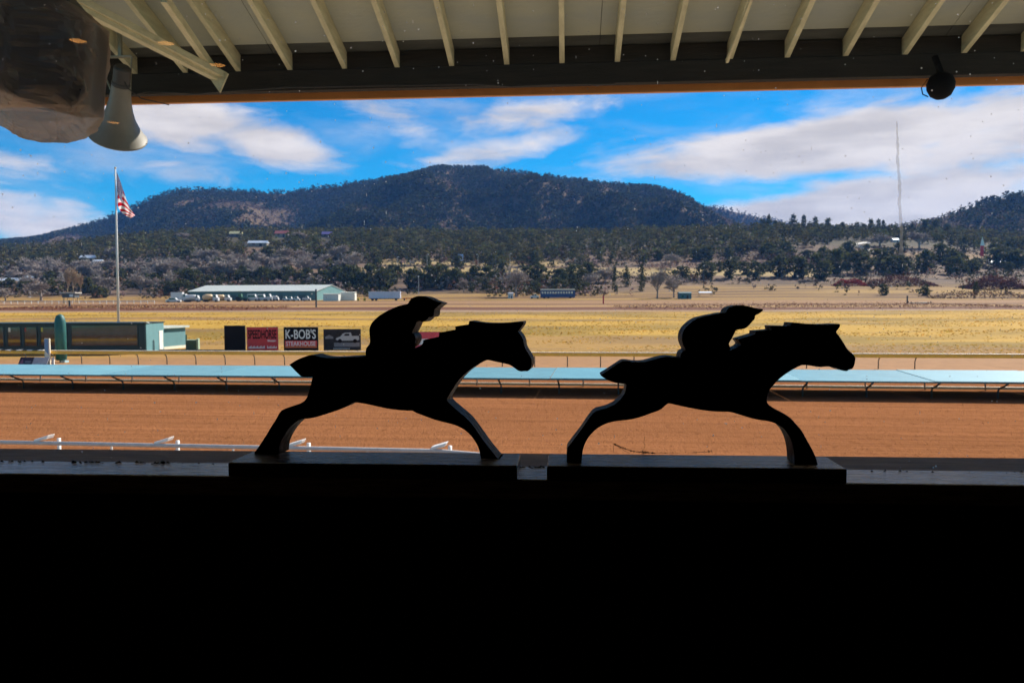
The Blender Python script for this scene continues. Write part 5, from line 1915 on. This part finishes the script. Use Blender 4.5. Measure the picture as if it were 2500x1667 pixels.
def bare_meshes(seed, wide=.42, upright=False, tm=None):
    """leafless tree of unit height: trunk and limbs, and a crown of fine twigs"""
    g = random.Random(seed)
    tr, twv = MB(), []

    def grow(p, d, ln, r_, lev):
        q = p + d * ln
        mid = p + d * ln * .5 + Vector((g.gauss(0, .02), g.gauss(0, .02), 0)) * ln * 3
        if lev < 3:
            tr.tube([p, mid, q], [r_, r_ * .8, r_ * .6], 5 if lev < 2 else 3, caps=False)
        else:
            s = Vector((g.gauss(0, 1), g.gauss(0, 1), g.gauss(0, .4))).normalized() * max(r_, .0105)
            twv.append((p - s, p + s, q))
        if lev >= 4:
            return
        n_ = {0: 6, 1: 6, 2: 6, 3: 6}[lev]
        for k in range(n_):
            t = g.uniform(.35, 1.0) if lev else g.uniform(.55, 1.0)
            sp = .35 if upright else (.75 if lev < 2 else .95)
            nd = (d + Vector((g.gauss(0, sp), g.gauss(0, sp), g.gauss(.12, .3)))).normalized()
            if nd.z < -.15:
                nd.z = abs(nd.z) * .5
            grow(p + (q - p) * t, nd, ln * g.uniform(.58, .82), r_ * .55, lev + 1)
    grow(Vector((0, 0, -.03)), Vector((g.gauss(0, .05), g.gauss(0, .05), 1)).normalized(), .30, .028, 0)
    V = np.array([[tuple(q) for q in t] for t in twv]).reshape(-1, 3)
    sc = 1.0 / max(.3, V[:, 2].max())
    V[:, 2] *= sc
    rad = np.abs(V[:, :2]).max()
    V[:, :2] *= wide / rad if not upright else .16 / rad
    for i, v in enumerate(tr.v):
        f_ = (wide / rad) if not upright else .16 / rad
        tr.v[i] = (v[0] * f_, v[1] * f_, v[2] * sc)
    tm = tm or m_twig
    crown = np_mesh('bare_crown', V, np.arange(len(V)).reshape(-1, 3), [tm])
    me_ = bpy.data.meshes.new('bare_trunk')
    me_.from_pydata(tr.v, [], tr.f)
    me_.materials.append(tm if upright else mat('grey_bark', (.26, .21, .18), .9))
    return crown, me_


PINES = [tree_meshes('pine', 650, .075, 100 + k, m_jun, .16, .018, 'pine') for k in range(3)]
CONS = [tree_meshes('conifer', 700, .06, 200 + k, m_jun, .04, .02, 'conifer') for k in range(2)]
JUNS = [tree_meshes('round', 800, .105, 300 + k, m_jun, .02, .03, 'juniper') for k in range(4)]
BARE = [bare_meshes(400 + k) for k in range(4)]
POPL = [bare_meshes(460, upright=True, tm=m_twig2)]


def plant(name, label, meshes, px, ptop, pbase, width_px=None, Y=None, group=None, cat='tree'):
    p = on_ground(px, pbase) if Y is None else gpt(at(px, pbase, Y).x, Y)
    H = at(px, ptop, p.y).z - p.z
    H = max(H, 1.5)
    root = thing(name, label, cat, p - Vector((0, 0, .15)), random.uniform(0, 6.28), group)
    sx = H
    if width_px:
        nat = {id(m): w for m, w in ()}.get(id(meshes), None)
        wn_ = np.abs(np.array([v.co[:2] for v in meshes[0].vertices])).max() if len(meshes[0].vertices) < 40000 else .45
        sx = (width_px / F * p.y / 2) / wn_
    root.scale = (sx, sx, H)
    obj('crown', meshes[0], root)
    obj('trunk', meshes[1], root)
    return root


# bare grey cottonwoods: (x, top, base, width)
BT = [(14, 700, 734, 46), (62, 640, 672, 40), (100, 680, 733, 72), (40, 650, 690, 50), (268, 600, 634, 34), (217, 630, 668, 46), (240, 640, 676, 40), (268, 668, 718, 48), (318, 636, 676, 52), (342, 658, 716, 60),
      (362, 634, 668, 44), (398, 634, 668, 56), (410, 656, 714, 48), (440, 636, 676, 50), (500, 640, 684, 48), (560, 622, 672, 90), (620, 628, 674, 52), (690, 622, 668, 60), (742, 622, 670, 66), (780, 628, 670, 50),
      (856, 608, 672, 66), (728, 560, 594, 46), (445, 565, 590, 46), (1131, 678, 713, 32), (1478, 646, 690, 62), (1440, 664, 702, 48), (1604, 650, 728, 44), (1646, 664, 727, 56), (1638, 612, 656, 48),
      (2150, 566, 602, 62)]
BT.sort()
for i, (px, y0, y1, w_) in enumerate(BT):
    plant('bare_tree', 'leafless grey tree, ' + ordinal(i) + ' of the bare trees before the hills', BARE[i % 4], px, y0, y1, w_ * 1.3, group='leafless grey trees')
plant('cottonwood_tree', 'largest leafless cottonwood with wide rounded crown at centre', BARE[1], 1260, 640, 717, 96, Y=425)
plant('bare_tree', 'wide leafless tree on the bench right of the dark post', BARE[2], 2245, 560, 606, 76, group='leafless grey trees')
for i, (px, y0, y1, w_) in enumerate(((165, 648, 724, 20), (180, 646, 726, 24), (196, 660, 724, 16))):
    plant('poplar_tree', 'upright tan leafless poplar, %s of three behind the lookout hut' % ('leftmost', 'middle', 'rightmost')[i], POPL[0], px, y0, y1, w_ * 1.6, group='leafless poplars')
# three conifers right of centre
for i, (px, y0, y1, w_) in enumerate(((1501, 650, 713, 22), (1529, 649, 700, 30), (1567, 649, 712, 24))):
    plant('spruce_tree', 'narrow dark green conifer, %s of three right of the blue bus' % ('leftmost', 'middle', 'rightmost')[i], CONS[i % 2], px, y0, y1, w_, group='three narrow conifers')
# round junipers
JT = [(20, 684, 712, 44), (70, 690, 716, 50), (130, 688, 722, 50), (235, 702, 728, 32), (252, 706, 727, 26), (212, 680, 716, 40), (372, 672, 700, 40), (425, 690, 720, 50), (450, 686, 718, 52), (462, 660, 696, 66),
      (488, 684, 700, 26), (510, 676, 700, 34), (595, 662, 694, 54), (640, 656, 694, 46), (670, 664, 698, 46), (702, 654, 694, 42), (745, 660, 690, 44), (792, 664, 696, 44), (826, 656, 702, 52), (858, 652, 704, 60),
      (898, 650, 706, 60), (936, 662, 706, 54), (962, 650, 694, 46), (1008, 660, 704, 40), (1046, 654, 704, 60), (1076, 650, 704, 54), (1110, 660, 704, 50), (1160, 652, 690, 44), (1195, 654, 692, 54), (1318, 650, 694, 50),
      (1306, 690, 712, 28), (1366, 660, 690, 40), (1366, 682, 706, 44), (1400, 650, 690, 60), (1436, 644, 684, 46), (1430, 694, 712, 34), (1664, 654, 680, 44), (1722, 644, 680, 54), (1782, 638, 680, 40), (1795, 630, 656, 34),
      (1816, 644, 670, 32), (1842, 642, 682, 38), (1905, 630, 676, 54), (1950, 630, 678, 60), (2000, 624, 682, 60), (2046, 612, 668, 60), (2100, 618, 668, 60), (2150, 612, 660, 60), (2194, 628, 668, 76), (2258, 616, 664, 44),
      (2332, 630, 670, 62), (2374, 638, 664, 36), (2156, 698, 721, 26), (2258, 704, 722, 28), (2382, 690, 720, 14), (2300, 600, 640, 60), (2440, 610, 650, 70), (2480, 616, 652, 60)]
JT.sort()
for i, (px, y0, y1, w_) in enumerate(JT):
    zone = 'left of the warehouse' if px < 480 else 'above the warehouse' if px < 850 else 'between warehouse and bus' if px < 1410 else 'right of the conifers' if px < 1900 else 'in the right-hand scrub'
    same = [q for q in JT if (q[0] < 480, q[0] < 850, q[0] < 1410, q[0] < 1900) == (px < 480, px < 850, px < 1410, px < 1900)]
    j = same.index((px, y0, y1, w_))
    plant('juniper_tree', 'round dark juniper ' + zone + ', ' + ordinal(j), JUNS[i % 4], px, y0 - 3, y1, w_ * 1.4, group='round dark junipers')
# pines standing out against the sky on the right-hand bench
SKY = [(1845, 544, 590, 20), (1860, 536, 588, 20), (1876, 528, 588, 22), (1894, 540, 588, 20), (1912, 546, 588, 20), (1936, 526, 586, 24), (1962, 528, 584, 18), (1975, 545, 586, 20), (1990, 532, 586, 22), (2006, 548, 586, 20),
       (2022, 534, 588, 22), (2042, 550, 590, 22), (2056, 544, 590, 20), (2076, 550, 590, 20), (2092, 544, 592, 24), (2108, 548, 592, 20), (2124, 536, 592, 18), (2144, 538, 592, 20), (2156, 540, 592, 16), (2184, 550, 594, 24),
       (2206, 552, 594, 24), (2225, 548, 594, 24), (2256, 536, 596, 30), (2284, 538, 598, 30), (2310, 548, 600, 30)]
for i, (px, y0, y1, w_) in enumerate(SKY):
    plant('pine_tree', 'dark pine standing against the sky on the right bench, ' + ordinal(i), PINES[i % 3], px, y0, y1, w_ * 1.15, Y=985, group='pines on the right-hand skyline')

# ---------------------------------------------------------------- forest masses (stuff)
def proto(shape, n_, size, seed, th=.05):
    g = np.random.default_rng(seed)
    P = crown_points(g, n_, shape)
    P[:, 2] = th + P[:, 2] * (1 - th)
    return leaf_tris(g, P, size * g.uniform(.7, 1.3, n_))


def mass(name, groups, m):
    """groups: list of (protos, positions, heights, width factor, colours)"""
    g = np.random.default_rng(5)
    Vs, Ts, Cs, o = [], [], [], 0
    for protos, P, Hs, wf, C in groups:
        for k in range(len(protos)):
            sel = np.arange(len(P)) % len(protos) == k
            if not sel.any():
                continue
            PV, PT = protos[k]
            n_ = sel.sum()
            a = g.random(n_) * 6.283
            ca, sa = np.cos(a)[:, None], np.sin(a)[:, None]
            h_ = Hs[sel][:, None]
            x = (PV[None, :, 0] * ca - PV[None, :, 1] * sa) * h_ * wf + P[sel, 0][:, None]
            y = (PV[None, :, 0] * sa + PV[None, :, 1] * ca) * h_ * wf + P[sel, 1][:, None]
            z = PV[None, :, 2] * h_ + P[sel, 2][:, None] - .3
            Vs.append(np.stack([x, y, z], -1).reshape(-1, 3))
            Ts.append((PT[None] + (np.arange(n_) * len(PV))[:, None, None] + o).reshape(-1, 3))
            Cs.append(np.repeat(C[sel], len(PV), 0))
            o += n_ * len(PV)
    me_ = np_mesh(name, np.concatenate(Vs), np.concatenate(Ts), [m], col=np.concatenate(Cs))
    return tag(obj(name, me_), kind='stuff')


def tint(n_, base, seed, br=.35, P=None):
    g = np.random.default_rng(seed)
    f_ = g.uniform(1 - br, 1 + br, n_)[:, None]
    c_ = np.array(base)[None] * f_
    c_[:, 0] *= g.uniform(.85, 1.25, n_)
    return c_


FARP = [proto('pine', 16, .20, 500 + k) for k in range(4)]
GREEN, OAK_LIT = (.044, .050, .019), (.15, .105, .066)  # brown brush tone also carries the sunlight of slopes facing the sun


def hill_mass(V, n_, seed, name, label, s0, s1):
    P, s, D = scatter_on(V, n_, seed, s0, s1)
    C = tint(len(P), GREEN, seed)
    oak_lit = np.random.default_rng(seed).random(len(P)) < .9 * sstep(.22, .68, D)
    C[oak_lit] = tint(oak_lit.sum(), OAK_LIT, seed + 1)
    s = np.where(oak_lit, s * .6, s)
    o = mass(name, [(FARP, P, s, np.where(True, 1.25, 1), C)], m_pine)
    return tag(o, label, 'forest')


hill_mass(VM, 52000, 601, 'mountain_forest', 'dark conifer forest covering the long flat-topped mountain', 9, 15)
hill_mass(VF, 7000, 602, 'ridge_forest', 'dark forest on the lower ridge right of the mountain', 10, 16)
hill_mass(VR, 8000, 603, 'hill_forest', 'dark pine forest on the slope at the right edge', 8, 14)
# the wooded bench
g_ = np.random.default_rng(611)
n_ = 13000
Yb = g_.uniform(640, 1040, n_)
ub = g_.uniform(-.98, .98, n_)
pxb = 1250 + F * ub
Xb = ub * Yb
dn = fbm(Xb / 70, Yb / 50, 3, 91)
lim = np.interp(pxb, [-700, 0, 450, 900, 1400, 1600, 1900, 2100, 2300, 2600, 3200], [735, 730, 715, 700, 700, 715, 770, 850, 830, 770, 760])
keep = (Yb > lim + (dn - .5) * 70) & (g_.random(n_) < .5 + .6 * sstep(.35, .55, dn))
for (ha, hb_, hy) in ((560, 588, 940), (671, 703, 930), (786, 813, 935), (606, 651, 820), (194, 234, 760), (2181, 2196, 850)):
    keep &= ~((pxb > ha - 3) & (pxb < hb_ + 3) & (Yb > hy - 130) & (Yb < hy + 9))
Xb, Yb = Xb[keep], Yb[keep]
Pb = np.stack([Xb, Yb, ground_z(Xb, Yb)], -1)
MIDP = [proto('tall', 64, .12, 520 + k) for k in range(5)]
mass('bench_forest', [(MIDP, Pb, g_.uniform(7.0, 12.5, len(Pb)), 1.0, tint(len(Pb), (.092, .088, .028), 612, .55))], m_pine)['label'] = 'green pine wood covering the bench below the mountain'
# scattered scrub between the yard and the wood
g_ = np.random.default_rng(621)
n_ = 17000
Yb = g_.uniform(430, 800, n_)
ub = g_.uniform(-.95, .95, n_)
pxb = 1250 + F * ub
Xb = ub * Yb
dn = fbm(Xb / 40, Yb / 35, 3, 95)
open_f = (((Yb > 592) & (Yb < 664) & (pxb > 870) & (pxb < 2000)) | ((Yb > 676) & (Yb < 730) & (pxb > 890) & (pxb < 1400))) & (g_.random(n_) < .93)
right_open = (pxb > 1480) & (Yb < 540) & (g_.random(n_) < .94)
keep = (g_.random(n_) < sstep(.36, .60, dn)) & ~open_f & ~right_open
Xb, Yb, pxb = Xb[keep], Yb[keep], pxb[keep]
Pb = np.stack([Xb, Yb, ground_z(Xb, Yb)], -1)
kind = g_.random(len(Pb))
Cb = np.where((kind < .66)[:, None], tint(len(Pb), (.052, .056, .022), 622), np.where((kind < .84)[:, None], tint(len(Pb), (.30, .245, .215), 623), tint(len(Pb), (.16, .095, .06), 624)))
RNDP = [proto('round', 44, .16, 540 + k) for k in range(4)]
mass('scrub', [(RNDP, Pb, g_.uniform(1.6, 5.2, len(Pb)) * np.where((pxb < 1460) & (Yb > 470), 1.45, 1.0), 1.1, Cb)], m_pine)['label'] = 'grey brown and green scrub between the yard and the pine wood'
# red-brown brush heaps at right
def heap(name, label, px0, px1, ptop, pbase, Y, colr, seed, n_=900, cat='brush', lf=.55):
    g = np.random.default_rng(seed)
    cx, sc = (px0 + px1) / 2, Y / F
    wd_ = (px1 - px0) / 2 * sc
    H = (pbase - ptop) * sc
    t = g.uniform(-1, 1, n_)
    lump = .55 + .45 * vnoise(t * 4 + seed, t * 0, seed)
    X = at(cx, pbase, Y).x + t * wd_
    Yp = Y + g.normal(size=n_) * wd_ * .18
    env_ = np.clip(1 - np.abs(t) ** 2.2, 0, 1) * lump * H
    Z = ground_z(X, Yp) + g.random(n_) ** .7 * env_
    Pp = np.stack([X, Yp, Z], -1)
    V, T = leaf_tris(g, Pp, lf * g.uniform(.5, 1.4, n_))
    me_ = np_mesh(name, V, T, [m_pine], col=np.repeat(tint(n_, colr, seed + 1, .4), 3, 0))
    return tag(obj(name, me_), label, cat, kind='stuff')


# groves: leafless trees and dark junipers crowding the slope left of and above the warehouse
gv = random.Random(909)
GROVE_B, GROVE_J, GROVE_R = [], [], []
for k in range(52):
    px = gv.uniform(-60, 880)
    yb_ = gv.uniform(662, 714) - (14 if px > 450 else 0) - (10 if px > 700 else 0)
    hpx = gv.uniform(34, 58)
    if 185 < px < 255 and yb_ < 668:
        continue
    GROVE_B.append((px, yb_, hpx, hpx * gv.uniform(1.2, 1.7)))
for k in range(46):
    GROVE_J.append((gv.uniform(-60, 1450), gv.uniform(632, 706), gv.uniform(20, 40), gv.uniform(26, 58)))
for k in range(44):
    GROVE_R.append((gv.uniform(1560, 2560), gv.uniform(606, 668), gv.uniform(18, 36), gv.uniform(24, 56)))
for lst, nm, what, ms_, grp in ((GROVE_B, 'bare_tree', 'leafless grey tree, %s in the crowded grove behind the warehouse', BARE, 'grove of leafless trees behind the warehouse'),
                                (GROVE_J, 'juniper_tree', 'bushy juniper, %s among those crowding the slope behind the yard', JUNS, 'junipers crowding the slope'),
                                (GROVE_R, 'juniper_tree', 'bushy juniper, %s in the scrub above the right-hand field', JUNS, 'junipers in the right-hand scrub')):
    for k, (px, yb_, hpx, wpx) in enumerate(sorted(lst)):
        plant(nm, what % ordinal(k), ms_[(k * 7) % 4], px, yb_ - hpx, yb_, wpx, group=grp)
heap('brush_heap', 'bright red-brown willow brush at the field edge right', 2034, 2116, 666, 690, 520, (.22, .032, .028), 701, 2200, lf=.5)
heap('brush_heap', 'dark brown brush bank right of the red willow brush', 2110, 2284, 664, 692, 520, (.10, .045, .031), 702, 4200, lf=.6)
heap('brush_heap', 'dark red-brown soil and brush mound at the right edge', 2352, 2510, 656, 694, 500, (.105, .046, .03), 703, 5200, lf=.7)
heap('brush_heap', 'purplish brush bank behind the round junipers', 1560, 1760, 632, 660, 640, (.15, .08, .065), 704, 1300)
heap('brush_heap', 'purple-brown hillside brush above the right tan field', 1740, 2060, 612, 645, 690, (.15, .09, .075), 705, 2400)
heap('brush_heap', 'low scrub line right of the dark cypress at far right', 2270, 2520, 698, 722, 400, (.13, .085, .055), 706, 1600)
heap('brush_heap', 'brown weed bank along the far side of the infield at left', -40, 700, 748, 757, 285, (.20, .085, .045), 707, 7000, lf=.26)
heap('brush_heap', 'brown weed bank along the far side of the infield at right', 1500, 2560, 744, 755, 290, (.17, .085, .055), 708, 8000, lf=.26)

dv = [on_ground(px, py, 560) for px, py in ((2132, 613), (2112, 610), (2096, 606), (2088, 601), (2094, 596), (2108, 593.5), (2124, 593))]
dvv, dvf = [], []
for i, p in enumerate(dv):
    wv_ = Vector((1.2, 5.5, 0))
    for sg in (-1, 1):
        q = p + wv_ * sg * (1.2 if i < 4 else .8)
        dvv.append((q.x, q.y, float(ground_z(q.x, q.y)[0]) + .35))
for i in range(len(dv) - 1):
    dvf.append((2 * i, 2 * i + 1, 2 * i + 3, 2 * i + 2))
tag(MB().add(dvv, dvf).build('drive', mat('pale_drive_gravel', (.50, .48, .44), .9, var=.1, scale=.3)), kind='structure')
lorry('white_car', 'white car parked on the pale drive at right', 'car', 2096, 2108, 600, 607, on_ground(2102, 607, 560).y, 'car')

# ---------------------------------------------------------------- dry grass tufts on the infield (stuff)
g_ = np.random.default_rng(801)
n_ = 30000
Yg = 70 + (g_.random(n_) ** 1.7) * 180
ug = g_.uniform(-.8, .8, n_)
Xg = ug * Yg
dn = fbm(Xg / 18, Yg / 8, 3, 97)
keep = g_.random(n_) < sstep(.35, .62, dn)
# keep booth, boards and poles clear
for (xa, xb, ya, yb) in ((c0.x - 19, c0.x + 6, 71, 88),):
    keep &= ~((Xg > xa) & (Xg < xb) & (Yg > ya) & (Yg < yb))
Xg, Yg = Xg[keep], Yg[keep]
Zg = ground_z(Xg, Yg)
k = len(Xg)
Vg = np.zeros((k, 6, 3))
hgt = g_.uniform(.05, .16, k) * np.clip((Yg - 55) / 60, .35, 1)
for q in range(2):
    a = g_.random(k) * 6.283
    wv = g_.uniform(.10, .3, k)
    Vg[:, q * 3 + 0] = np.stack([Xg - np.cos(a) * wv, Yg - np.sin(a) * wv, Zg - .02], -1)
    Vg[:, q * 3 + 1] = np.stack([Xg + np.cos(a) * wv, Yg + np.sin(a) * wv, Zg - .02], -1)
    Vg[:, q * 3 + 2] = np.stack([Xg + g_.normal(size=k) * .08, Yg + g_.normal(size=k) * .08, Zg + hgt], -1)
Tg = np.arange(k * 6).reshape(-1, 3)
Cg = np.repeat(tint(k, (.42, .265, .05), 802, .35), 6, 0)
m_gr = mat('dry_grass_blades', (.4, .3, .1), .9, attr='Col', spec=.1, trans=.5)
tag(obj('dry_grass', np_mesh('dry_grass', Vg.reshape(-1, 3), Tg, [m_gr], col=Cg)), 'dry yellow grass tufts across the infield', 'grass', kind='stuff')

# clods on the harrowed track (stuff)
g_ = np.random.default_rng(811)
n_ = 9000
yt = g_.uniform(19.5, 39.5, n_)
xt = g_.uniform(-24, 30, n_)
s_ = g_.uniform(.010, .04, n_) * g_.uniform(.5, 1, n_)
cs, sn = math.cos(R(TPSI)), math.sin(R(TPSI))
wx, wy = xt * cs + yt * sn, -xt * sn + yt * cs
tet = np.array([(-1, -.6, -.3), (1, -.5, -.3), (0, 1, -.3), (.1, 0, .8)])
a = g_.random(n_) * 6.283
Vx = (tet[None, :, 0] * np.cos(a)[:, None] - tet[None, :, 1] * np.sin(a)[:, None]) * s_[:, None] + wx[:, None]
Vy = (tet[None, :, 0] * np.sin(a)[:, None] + tet[None, :, 1] * np.cos(a)[:, None]) * s_[:, None] + wy[:, None]
Vz = tet[None, :, 2] * s_[:, None] + .006
Tt = np.array([(0, 2, 1), (0, 1, 3), (1, 2, 3), (2, 0, 3)])[None] + (np.arange(n_) * 4)[:, None, None]
m_clod = mat('dirt_clods', (.25, .10, .04), .95, island=.3, spec=.05)
tag(obj('dirt_clods', np_mesh('dirt_clods', np.stack([Vx, Vy, Vz], -1).reshape(-1, 3), Tt.reshape(-1, 3), [m_clod])), 'loose clods on the harrowed red dirt track', 'dirt', kind='stuff')

# ---------------------------------------------------------------- haze
hz = MB().box(-5200, 5200, -120, 5200, -3, 640)
m_haze = bpy.data.materials.new('haze')
m_haze.use_nodes = True
hn, hl = m_haze.node_tree.nodes, m_haze.node_tree.links
hn.remove(hn['Principled BSDF'])
pv = hn.new('ShaderNodeVolumePrincipled')
pv.inputs['Color'].default_value = (.13, .37, 1.0, 1)
pv.inputs['Density'].default_value = .000070
pv.inputs['Anisotropy'].default_value = .0
hl.new(pv.outputs[0], hn['Material Output'].inputs['Volume'])
tag(hz.build('haze', m_haze), kind='stuff')
